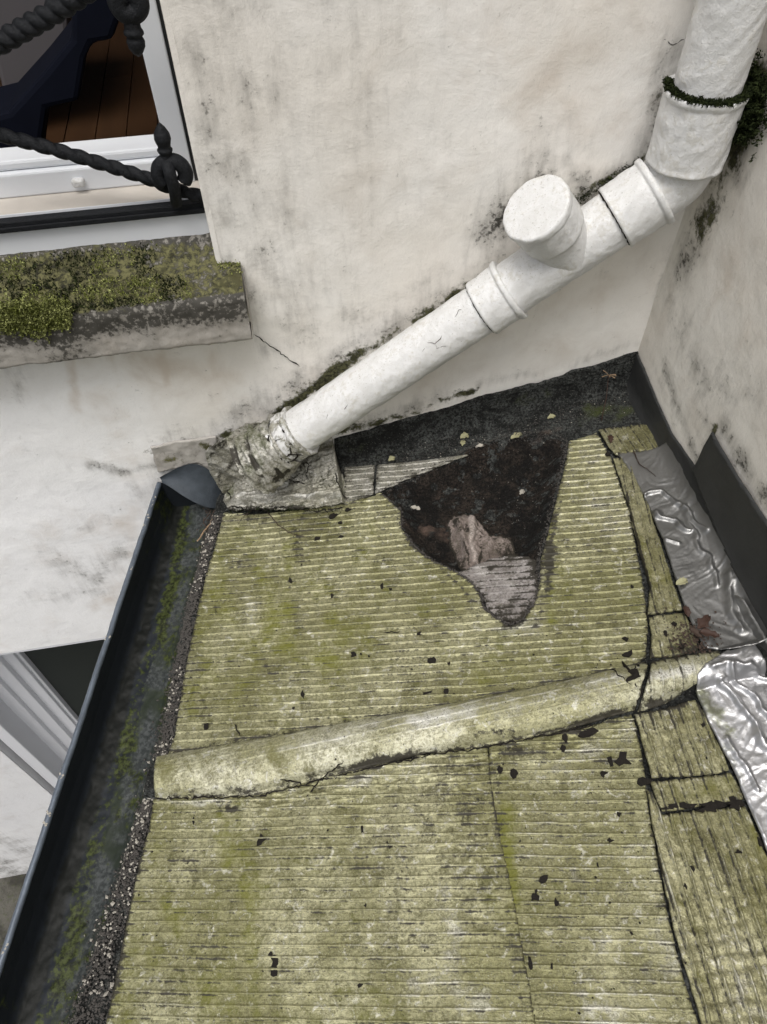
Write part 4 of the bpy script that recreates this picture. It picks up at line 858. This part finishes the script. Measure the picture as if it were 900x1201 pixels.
def arc(c, r, a0, a1, yv, k=40):      # an arc in the plane of the railing
    s = r; return A([A([c[0]+s*math.cos(t), yv, c[2]+s*math.sin(t)]) for t in np.linspace(a0, a1, k)])
kc = on_y(202, 203, .016); V, f = tube(arc(kc, .0225, -.7, 3.9, .014), np.linspace(.0135, .0125, 40), 16, noise=.001); mesh('scroll', V, f, M_IRON, RL)
V, f = tube([on_y(207, 238, .02), on_y(205, 222, .004), on_y(200, 206, .0), on_y(196, 190, .008)], .0105, 16, noise=.001); mesh('strap', V, f, M_IRON, RL)
fb = on_y(196, 188, .014); ft = on_y(187, 144, .014)
fL = np.linalg.norm(ft-fb); V, f = lathe(fb, ft, dense([(0, .011), (fL*.18, .010), (fL*.26, .0125), (fL*.30, .0130), (fL*.36, .0105), (fL*.42, .0110), (fL*.58, .0138), (fL*.72, .0128), (fL*.88, .0075), (fL, .0015)], .002), 20, .0006); mesh('finial', V, f, M_IRON, RL)
kc = on_y(151, 2, .0); V, f = tube(arc(kc, .014, 2.2, 7.2, .0), np.linspace(.0165, .0150, 40), 16, noise=.001); mesh('scroll', V, f, M_IRON, RL)
fb = on_y(153, 18, .0); ft = on_y(163, 66, .0); fL = np.linalg.norm(ft-fb)
V, f = lathe(fb, ft, dense([(0, .012), (fL*.30, .012), (fL*.38, .0145), (fL*.44, .0145), (fL*.50, .011), (fL*.62, .0135), (fL*.76, .0125), (fL*.9, .008), (fL, .002)], .002), 20, .0008); mesh('finial', V, f, M_IRON, RL)

prism('grey_cabinet', [(-60, -80), (78, -80), (80, 42), (45, 85), (8, 128), (-8, 60), (-60, 60)], .62, .3, M_MAUVE, 'grey mauve cabinet side inside the room behind the railing', 'cabinet')
prism('navy_chair', [(82, -60), (170, -60), (132, 48), (108, 52), (100, 70), (92, 120), (55, 128), (46, 190), (44, 215), (-60, 215), (-60, 150), (10, 132), (50, 88), (84, 46)], .30, .15, M_NAVY, 'navy upholstered chair back standing on the parquet in the room', 'chair')

# ================================================================== gutter
GU = thing('roof_gutter', 'dark lead lined gutter along the left eaves, mossy and full of silt', 'gutter', (-.4, -.5, -.25))
LZ0, LSL = on_y(189, 564, 0)[2], .07                                       # lip height at the wall, fall towards the front
def on_lip(px, py):
    d = ray(px, py); s = (LZ0-LSL*D-CAMZ)/(d[2]-LSL*d[1]); return CAM+s*d
lp0 = on_lip(189, 566)[:2]; lp1 = on_lip(0, 1140)[:2]
gd = (lp1-lp0)/np.linalg.norm(lp1-lp0)
DEP = .075
n_s = 420; L = 1.75
e1a = A(e1)
Sg = np.linspace(0, L, n_s); lipx = lp0[None]+gd[None]*Sg[:, None]
eav = np.stack([np.interp(lipx[:, 1], INE[::-1, 1], INE[::-1, 0]), lipx[:, 1]], 1)
LZ = (LZ0+LSL*lipx[:, 1]); ZE = zr(eav[:, 0])-.014
prof_g = [(0, 0), (.010, -.012), (.02, -.045), (.06, -.068), (.14, -.075), (.3, -.077), (.5, -.076), (.7, -.072), (.85, -.066), (.93, -.055), (1.0, -.045), (1.03, -.040)]
pg = []
for (a, b) in zip(prof_g[:-1], prof_g[1:]):
    k = max(1, int(math.hypot((b[0]-a[0])*.2, b[1]-a[1])/.0035)); pg += [(a[0]+(b[0]-a[0])*i/k, a[1]+(b[1]-a[1])*i/k) for i in range(k)]
pg.append(prof_g[-1]); pg = A(pg); m_ = len(pg)
S2, I2 = np.meshgrid(np.arange(n_s), np.arange(m_), indexing='ij')
tt_ = pg[I2, 0]; X = lipx[S2, 0]+(eav[S2, 0]-lipx[S2, 0])*tt_; Yg = lipx[S2, 1]; Zg = LZ[S2]+pg[I2, 1]-.020*sstep(0, .1, tt_)+sstep(.72, 1., tt_)*(ZE[S2]-(LZ[S2]-.065))
sil = fbm(X.ravel(), Yg.ravel(), 30, 4, 3).reshape(X.shape)
Zg = Zg+.0045*sil*sstep(.05, .15, tt_)+.0015*fbm(X.ravel(), Yg.ravel(), 90, 3, 2).reshape(X.shape)*sstep(.05, .12, tt_)
V = np.stack([X, Yg, Zg], -1).reshape(-1, 3); idx = np.arange(n_s*m_).reshape(n_s, m_)
Q = np.stack([idx[:-1, :-1], idx[:-1, 1:], idx[1:, 1:], idx[1:, :-1]], -1).reshape(-1, 4)
tf = tt_.ravel(); yf = Yg.ravel(); wv = .05*fbm(X.ravel(), yf, 9, 3, 4)
mk = np.zeros((len(V), 3)); mk[:, 2] = sstep(.40, .62, tf+wv*3)*.9; mk[:, 1] = .50*np.exp(-((tf+wv*5-.40)/.15)**2)+.42*sstep(.25, .6, vn(X.ravel()*22, yf*16, 3))*sstep(.3, .5, tf)+.5*np.exp(-((yf-.0)/.15)**2)*sstep(.6, .3, tf); mk[:, 0] = .85*np.exp(-((tf+wv-.20)/.15)**2)
mk[:, 1] += .5*sstep(-.95, -1.15, yf)*sstep(.45, .2, tf)
mesh('gutter_trough', V, Q, M_GUT, GU, True, mk)
# rounded lip and the outer face
P = np.stack([lipx[:, 0]-.004, lipx[:, 1], LZ-.001], 1); P[:, 0] += .0012*fbm(P[:, 1], P[:, 1], 12, 3, 1); P[:, 2] += .0015*fbm(P[:, 1], P[:, 1], 9, 3, 6)
V, f = tube(P, .0062, 12, noise=.0008, k=2); mesh('lip', V, f, M_LIP, GU)
a_, b_ = lipx[0], lipx[-1]
za, zb = LZ[0], LZ[-1]; V = [(a_[0]-.008, a_[1], za-.004), (b_[0]-.008, b_[1], zb-.004), (b_[0]-.002, b_[1], zb-.12), (a_[0]-.002, a_[1], za-.12), (a_[0]+.2, a_[1], za-.13), (b_[0]+.25, b_[1], zb-.13)]
mesh('outer_face', V, [(0, 1, 2, 3), (3, 2, 5, 4)], M_LIP, GU, False)
# stop end: lead sheet dressed up against the wall
ce = [(187, 560), (205, 550), (227, 541), (246, 550), (261, 566), (267, 590)]
cb = [(190, 566), (200, 571), (215, 582), (233, 592), (250, 597), (264, 596)]
rows = []; K = 10
for i in range(6):
    tq = on_y(*ce[i], -.010); d = ray(*cb[i]); lo = on_y(*cb[i], [-.018, -.03, -.05, -.065, -.06, -.03][i])
    for j in range(K+1):
        s = j/K; q = tq*(1-s)+lo*s; q = q+A([0, .012, -.010])*math.sin(math.pi*s)*(1-abs(i/5-.5)); rows.append(q)
idx = np.arange(6*(K+1)).reshape(6, K+1); Q = np.stack([idx[:-1, :-1], idx[:-1, 1:], idx[1:, 1:], idx[1:, :-1]], -1).reshape(-1, 4)
zw = LZ0
mesh('end_plate', [(lp0[0]-.004, -.008, zw), (lp0[0]-.003, -.008, zw-.12), (INE[0][0]+.02, -.008, zw-.12), (INE[0][0]+.03, -.008, zw-.03), (INE[0][0]+.02, -.008, zw+.0), (lp0[0]+.01, -.0085, zw+.004)], [(0, 1, 2, 3, 4, 5)], M_GUT, GU, False)
o = mesh('stop_end', rows, Q, simple('blue_grey_lead', (.05, .06, .072), .6, .0, .5, 40, .8, .003, .25), GU, True); sm = o.modifiers.new('s', 'SUBSURF'); sm.levels = 2; sm.render_levels = 2
# paint crusts on the lip
for i, t in enumerate([.05, .07, .10, .13, .25, .42, .44, .71, .78, .80, 1.0, 1.06]):
    p = lp0+gd*t; stones('paint_flake', A([[p[0]-.004+random.gauss(0, .002), p[1]+random.gauss(0, .004), LZ0+LSL*p[1]+.004] for _ in range(5)]), .0035, M_CHIP, GU, .3, kind=None)
# gravel and crumbs along the eaves: uncountable
FE = A([RP(*p) for p in [(262, 600), (245, 665), (228, 730), (205, 865), (184, 935), (176, 968), (160, 1030), (140, 1130), (125, 1201), (105, 1290)]])
def gutter_zz(x, yv):
    lx = float(np.interp(yv, lipx[::-1, 1], lipx[::-1, 0])); xe = float(np.interp(yv, INE[::-1, 1], INE[::-1, 0])); t = (x-lx)/(xe-lx)
    if t > .995: return zr(x)-.005
    lz = LZ0+LSL*yv; return lz+float(np.interp(t, pg[:, 0], pg[:, 1]))-.02+float(sstep(.72, 1., A(t)))*((zr(xe)-.014)-(lz-.065))
C = []; SZ = []; C2 = []; S2_ = []
for i in range(8000):
    yv = random.uniform(-1.36, -.08); xi = float(np.interp(yv, INE[::-1, 1], INE[::-1, 0])); xf = float(np.interp(yv, FE[::-1, 1], FE[::-1, 0]))
    t = random.gauss(.35, .42)*(.7+.6*float(vn(A([yv*14]), A([0.]), 2)[0])); x = xi+(xf-xi)*t
    if x > xf+.002: continue
    z = gutter_zz(x, yv); C.append((x, yv, z+.003)); SZ.append(random.uniform(.001, .0034))
    if random.random() < .085 and fbm(A([yv]), A([1.]), 9, 2, 3)[0] > -.25: C2.append((x, yv, z+.005)); S2_.append(random.uniform(.0012, .0034)*(1.7 if random.random() < .2 else 1))
g1 = stones('dark_gravel', A(C), A(SZ), M_GRAV, None); tag(g1, 'dark gritty gravel line between gutter silt and foil edge', 'gravel', kind='stuff')
g2 = stones('pale_crumbs', A(C2), A(S2_), M_CHIP, None); tag(g2, 'pale mortar crumbs scattered over the dark gravel line', 'crumbs', kind='stuff')
# grit on felt and in hole
C = []; SZ = []
for i in range(1500):
    px = random.uniform(400, 770); py = np.interp(px, [400, 560, 740], [545, 505, 455])+random.gauss(4, 14); p = RP(px, py)
    if p[1] > -.004 or p[0] > XC-.01: continue
    h = float(deck_h(A([p]))[0]); C.append((p[0], p[1], zr(p[0])+h+.001)); SZ.append(random.uniform(.0008, .0026))
tag(stones('black_grit', A(C), A(SZ), M_GRAV, None), 'fine dark grit lying on the black felt in the back corner', 'grit', kind='stuff')
C = []; SZ = []
for i in range(230):
    px = random.uniform(400, 770); py = np.interp(px, [400, 560, 740], [545, 505, 455])+random.gauss(4, 16); p = RP(px, py)
    if p[1] > -.004 or p[0] > XC-.01: continue
    h = float(deck_h(A([p]))[0]); C.append((p[0], p[1], zr(p[0])+h+.002)); SZ.append(random.uniform(.0008, .002))
for i in range(120):
    px = random.uniform(560, 650); py = random.uniform(520, 720); p = RP(px, py)
    if not inside_poly(A([p]), hole)[0]: continue
    C.append((p[0], p[1], zr(p[0])+float(rot_h(A([p]))[0])+.001)); SZ.append(random.uniform(.0006, .0014))
tag(stones('pale_grit', A(C), A(SZ), M_CHIP, None), 'sparse pale specks on the black felt and rotten boards', 'grit', kind='stuff')

C = []; SZ = []; HP = A(hole+[hole[0]])
for i in range(2600):
    k = random.randrange(len(hole)); a, b = HP[k], HP[k+1]; t = random.random(); p = a+(b-a)*t+rng.normal(0, .0035, 2)
    if random.random() > np.hypot(*(b-a))/.05: continue
    ins_ = inside_poly(A([p]), hole)[0]; C.append((p[0], p[1], zr(p[0])+(float(rot_h(A([p]))[0]) if ins_ else surf_h(p, .0045))+.001)); SZ.append(random.uniform(.0008, .0026))
tag(stones('rot_crumbs', A(C), A(SZ), M_GRAV, None, .6), 'black rot crumbs along the torn rim of the hole', 'crumbs', kind='stuff')
# rotten lump inside the hole -------------------------------------------
lump = thing('rotten_rag', 'pinkish grey crumpled rotten lump lying in the hole of the roof', 'debris', (RP(555, 630)[0], RP(555, 630)[1], -.13))
lc = A(RP(556, 628)); 
lpoly = jag([RP(*p) for p in [(527, 598), (533, 588), (546, 584), (560, 588), (569, 600), (578, 614), (592, 612), (606, 622), (610, 636), (598, 650), (575, 662), (553, 668), (540, 650), (530, 625)]], .003, .006, 2)
ridges = [([(537, 600), (545, 625), (548, 655)], .010, .014), ([(556, 595), (562, 620), (552, 645)], .008, .012), ([(575, 625), (570, 655)], .014, .010), ([(600, 625), (580, 655)], .008, .008)]
pits = [([(546, 607), (547, 612)], .006, -.016), ([(534, 603), (535, 606)], .005, -.010), ([(558, 603), (562, 608)], .005, -.010)]
def lump_h(P):
    d, _ = dist_poly(P, lpoly, True); h = deck_h(P)+.006+.020*sstep(0, .03, d)
    for pts, wd, a in ridges+pits: h = h+a*np.exp(-(dist_poly(P, [RP(*p) for p in pts])[0]/wd)**2)
    return h+.013*(ridged(P[:, 0]*1.7+P[:, 1]*.4, P[:, 1]*.6, 34, 4, 3)-.4)
def lump_mask(P):
    m = smask(P, [([RP(*p) for p in a], b, c, d) for a, b, c, d in [([(546, 607), (547, 613)], .008, 1.2, 0), ([(534, 602), (536, 607)], .006, 1.1, 0), ([(530, 620), (545, 655)], .007, .7, 0), ([(585, 622), (604, 636), (580, 658)], .022, .75, 0), ([(553, 598), (555, 650)], .009, 1.2, 2), ([(562, 600), (568, 622), (562, 655)], .005, 1.1, 0), ([(538, 615), (548, 640), (551, 664)], .004, .9, 0), ([(575, 622), (590, 640)], .006, .7, 0)]])
    d, _ = dist_poly(P, lpoly, True); m[:, 0] = np.maximum(m[:, 0], 1.0*np.exp(-(d/.006)**2)); return m
M_RAG = mat_foil('rotten_fibre', (.23, .19, .17), (.15, .12, .105), (.40, .35, .32), (.05, .04, .03), 0, .8)
patch("lump_body", lpoly, lump_h, M_RAG, lump, 0, .0016, .0016, roof_pos, lump_mask, .006)

# tears, flakes: black spots where the foil has gone --------------------
def flake(px, py, w_, h_, mat=M_TEAR, name='tear', parent=RF, lift=.0072, z=.0006, n=8, rot=None):
    c = A(RP(px, py)); sc = 1/scale_at([c[0], c[1], zr(c[0])]); an = random.uniform(0, 6.28) if rot is None else rot
    pts = []
    for i in range(n):
        a = i/n*2*math.pi; r = random.uniform(.35, 1.25); w2 = .88; pts.append((math.cos(a)*w_*.5*w2*r*sc, math.sin(a)*h_*.62*r*sc))
    pts = A(pts); c_, s_n = math.cos(rot or 0), math.sin(rot or 0); pts = pts@A([[c_, s_n], [-s_n, c_]])+c
    V = []
    for zz_ in (z, -.004):
        for p in pts: V.append((p[0], p[1], zr(p[0])+surf_h(p, lift)+zz_))
    f = [tuple(range(n))]+[(i, n+i, n+(i+1) % n, (i+1) % n) for i in range(n)]
    return mesh(name, V, f, mat, parent, False)
TE = [(372, 633, 9, 6), (371, 634, 6, 5), (400, 632, 9, 4), (392, 607, 14, 7), (399, 615, 7, 4), (409, 600, 8, 4), (448, 689, 5, 6), (458, 693, 4, 3), (390, 701, 5, 4), (341, 683, 5, 7), (415, 769, 9, 5), (424, 769, 3, 3), (433, 771, 3, 3), (356, 816, 6, 7), (345, 832, 4, 4), (243, 853, 7, 8), (506, 777, 12, 9), (526, 780, 4, 4), (492, 744, 9, 3), (735, 769, 16, 6), (733, 752, 10, 5), (524, 812, 10, 6), (502, 814, 20, 3), (228, 963, 7, 8), (307, 987, 15, 11), (323, 1128, 13, 9), (321, 1139, 12, 11), (318, 1120, 6, 5), (638, 1033, 14, 8), (625, 1054, 13, 9), (628, 1047, 5, 5), (652, 1059, 6, 7), (621, 1132, 6, 14), (646, 1135, 6, 7), (586, 903, 9, 8), (604, 909, 11, 11), (688, 862, 26, 12), (662, 866, 12, 10), (730, 892, 20, 14), (716, 896, 8, 14), (706, 909, 12, 8), (725, 956, 7, 7), (715, 988, 9, 5), (700, 1016, 3, 6), (755, 918, 16, 9), (772, 962, 0, 0), (812, 1021, 6, 10), (803, 1040, 5, 6), (890, 990, 7, 12), (865, 1000, 9, 4), (838, 900, 6, 5), (828, 891, 5, 4), (822, 853, 8, 7), (424, 1155, 0, 0), (423, 1156, 9, 7), (363, 1166, 5, 4), (429, 1063, 5, 4), (455, 991, 4, 5), (425, 975, 6, 10), (459, 994, 8, 4), (470, 1025, 6, 4), (385, 975, 3, 3), (680, 1061, 0, 0), (714, 1060, 4, 4), (740, 1095, 4, 4), (660, 878, 8, 8), (566, 890, 0, 0), (740, 800, 16, 14), (735, 805, 22, 8), (733, 790, 5, 20), (745, 785, 6, 6), (790, 735, 9, 6), (800, 760, 12, 6), (780, 745, 5, 6), (712, 535, 6, 5), (740, 690, 4, 4)]
for (px, py, a, b) in TE:
    if a: flake(px, py, a, b, lift=.0085 if px > 560 else .0070)
for px, py, a, b in [(800, 946, 44, 7), (836, 947, 40, 10), (861, 943, 26, 12), (785, 949, 20, 4)]: flake(px, py, a, b, lift=.008, n=13, rot=-.1)
# small specks: uncountable
C = []; SZ = []
fp = [RP(*p) for p in [(262, 605), (430, 590), (480, 660), (600, 745), (640, 720), (665, 525), (700, 510), (750, 690), (780, 950), (820, 1200), (120, 1200), (180, 945), (205, 870)]]
while len(C) < 620:
    px = random.uniform(110, 820); py = random.uniform(510, 1200); p = RP(px, py)
    if inside_poly(A([p]), fp)[0]: C.append((p[0], p[1], zr(p[0])+surf_h(p, .0062))); SZ.append(random.uniform(.0006, .0019)*(1.7 if random.random() < .1 else 1))
o = stones('black_speck', A(C), A(SZ), M_TEAR, RF, .35)
# cracks and strings
def rq(px, py, l=.009): p = RP(px, py); return A([p[0], p[1], zr(p[0])+surf_h(p, l)])
for pts in ([(404, 898), (375, 918), (355, 942)], [(330, 918), (352, 920), (372, 926)], [(185, 938), (300, 936), (380, 916), (440, 901), (500, 888), (560, 879), (650, 862), (700, 852)], [(276, 851), (283, 866)], [(716, 787), (722, 800), (735, 812)], [(742, 785), (738, 800), (742, 815)], [(756, 778), (750, 812), (743, 836)], [(450, 744), (470, 743)]):
    n_ = len(pts); crack(RF, [rq(*p, l=.008) for p in pts], .0016 if n_ > 4 else .0013, .004)
# twigs ------------------------------------------------------------------
def twig(name, pts, r, mat, label, cat='twig', l=.011, h=None):
    P = [rq(*p, l=l) if h is None else A([*RP(p[0], p[1]), h]) for p in pts]; P = A(P); t = np.linspace(0, 1, len(P)); T = np.linspace(0, 1, 18)
    P = np.stack([np.interp(T, t, P[:, i]) for i in range(3)], 1); P += rng.normal(0, .0006, P.shape); V, f = tube(P, np.linspace(r, r*.4, 18), 7)
    tag(mesh(name, V, f, mat, None), label, cat)
twig('twig', [(315, 604), (328, 620), (345, 630), (360, 633)], .0013, M_TWIG, 'thin curved brown twig on the foil below the pipe boot')
twig('twig', [(741, 532), (748, 548), (760, 556), (768, 563)], .0013, M_TWIG, 'reddish twig lying across the top of the grey tape')
twig('twig', [(300, 598), (285, 610), (280, 618)], .0010, M_TWIG, 'tiny twig among dirt left of the curved twig')
def gq(px, py, z): q = on_z(px, py, z); return q
for pts, r, lab in (([(262, 596), (250, 610), (240, 622), (232, 636)], .0030, 'tan strip of bark lying in the top end of the gutter'), ([(248, 600), (238, 612), (246, 622), (240, 632)], .0014, 'curled brown stem beside the tan bark in the gutter end'), ([(255, 615), (247, 640), (240, 655)], .0013, 'long thin stem against the foil edge below the gutter end')):
    P = A([gq(*p, -.20) for p in pts]); t = np.linspace(0, 1, len(P)); T = np.linspace(0, 1, 14); P = np.stack([np.interp(T, t, P[:, i]) for i in range(3)], 1); P += rng.normal(0, .0012, P.shape)
    V, f = tube(P, np.linspace(r, r*.6, 14), 6); tag(mesh('stem', V, f, M_TAN if r > .002 else M_TWIG, None), lab, 'stem')
# weed stem in the back corner
st0 = RP(706, 492); zz0 = zr(st0[0])+float(deck_h(A([st0]))[0]); tipq = on_y(714, 440, -.05)
WD = thing('weed', 'thin reddish weed stalk growing from the felt in the back corner', 'weed', (st0[0], st0[1], zz0))
P = A([[st0[0], st0[1], zz0], (A([st0[0], st0[1], zz0])+tipq)/2+A([.003, 0, .004]), tipq]); t = np.linspace(0, 1, 3); T = np.linspace(0, 1, 12); P = np.stack([np.interp(T, t, P[:, i]) for i in range(3)], 1)
V, f = tube(P, np.linspace(.0012, .0008, 12), 6); mesh('stalk', V, f, M_LEAFR, WD)
for i in range(7):
    d_ = A([random.gauss(0, 1), random.gauss(0, 1)*.6, random.uniform(.1, .8)]); d_ /= np.linalg.norm(d_); V, f = tube([tipq, tipq+d_*.008, tipq+d_*.018+A([0, 0, -.003])], [.0008, .0007, .0012], 5); mesh('twiglet', V, f, M_TAN, WD)
# leaves -------------------------------------------------------------------
def leaf(px, py, w_, l_, mat, label, rot, lift=.010, curl=.004, deck=False):
    c = A(RP(px, py)); sc = 1/scale_at([c[0], c[1], zr(c[0])]); L_ = l_*sc; W_ = w_*sc; V = []; nu, nv = 9, 5
    hz = zr(c[0])+(float(rot_h(A([c]))[0]) if deck and inside_poly(A([c]), hole)[0] else float(deck_h(A([c]))[0]) if deck else surf_h(c, lift))+.003
    for i in range(nu):
        s = i/(nu-1); wd = math.sin(math.pi*min(.97, max(.04, s)))**.7*W_*.5*random.uniform(.5, 1.25)
        for j in range(nv):
            q = (j/(nv-1)-.5)*2; x = (s-.5)*L_; y_ = q*wd; V.append((c[0]+x*math.cos(rot)-y_*math.sin(rot), c[1]+x*math.sin(rot)+y_*math.cos(rot), hz+curl*(q*q)+curl*.8*math.sin(s*3)+random.gauss(0, .0003)))
    idx = np.arange(nu*nv).reshape(nu, nv); Q = np.stack([idx[:-1, :-1], idx[1:, :-1], idx[1:, 1:], idx[:-1, 1:]], -1).reshape(-1, 4)
    o = mesh('fallen_leaf', V, Q, mat, None, True); tag(o, label, 'leaf', 'fallen leaves and petals on the roof'); m = o.modifiers.new('s', 'SOLIDIFY'); m.thickness = .0006
leaf(460, 543, 7, 9, M_LEAFY, 'pale green leaf scrap on the thin foil strip left of the hole', .4, deck=False)
leaf(545, 513, 9, 11, M_LEAFY, 'yellowish leaf scrap on the felt directly above the hole, left of two', .3, deck=True)
leaf(543, 520, 6, 8, M_LEAFY, 'small green scrap just under the yellowish leaf above the hole', 1.2, deck=True)
leaf(563, 523, 5, 10, M_CHIP, 'pale petal at the upper rim of the hole', .1, deck=True)
leaf(606, 511, 9, 15, M_LEAFY, 'rounded yellow leaf on the upper rim of the hole', .3, deck=True)
leaf(647, 490, 7, 10, M_LEAFY, 'yellow leaf on the felt right of the rounded leaf', .2, deck=True)
leaf(616, 562, 7, 8, M_CHIP, 'pale scrap in the right half of the dark hole', .6, deck=True)
leaf(488, 579, 6, 12, M_CHIP, 'white petal in the left corner of the dark hole', -.5, deck=True)
leaf(675, 464, 10, 18, M_LEAFR, 'rust brown leaf on the felt near the back corner', -.3, deck=True)
leaf(797, 688, 10, 15, M_LEAFY, 'pale yellow leaf at the left edge of the grey tape', .2, lift=.012)
leaf(714, 521, 7, 12, M_LEAFR, 'small red brown leaf on the top foil edge strip', 1.3, lift=.012)
leaf(802, 722, 9, 14, M_LEAFR, 'red brown leaf highest in the heap beside the grey tape', 1.5, lift=.012)
leaf(822, 735, 14, 24, M_LEAFR, 'large rust leaf in the heap beside the grey tape', .6, lift=.013)
leaf(828, 750, 12, 22, M_LEAFR, 'dark rust leaf lowest in the heap beside the grey tape', -.5, lift=.015)
leaf(812, 748, 10, 16, M_TWIG, 'dark brown leaf at the left of the heap beside the tape', 2.2, lift=.013)
C = []; SZ = []
for i in range(260):
    p = RP(random.gauss(810, 15), random.gauss(752, 11)); C.append((p[0], p[1], zr(p[0])+surf_h(p, .010)+random.random()*.003)); SZ.append(random.uniform(.0012, .0036))
tag(stones('leaf_litter', A(C), A(SZ), M_TWIG, None, .4), 'dark crumbled leaf litter beside the grey tape above the ridge', 'litter', kind='stuff')
C = []; SZ = []
for i in range(420):
    q = gq(random.gauss(249, 7), random.gauss(622, 20), -.205+random.random()*.004); C.append(q); SZ.append(random.uniform(.001, .003))
tag(stones('gutter_litter', A(C), A(SZ), M_TWIG, None, .5), 'brown crumbled litter in the top end of the gutter', 'litter', kind='stuff')
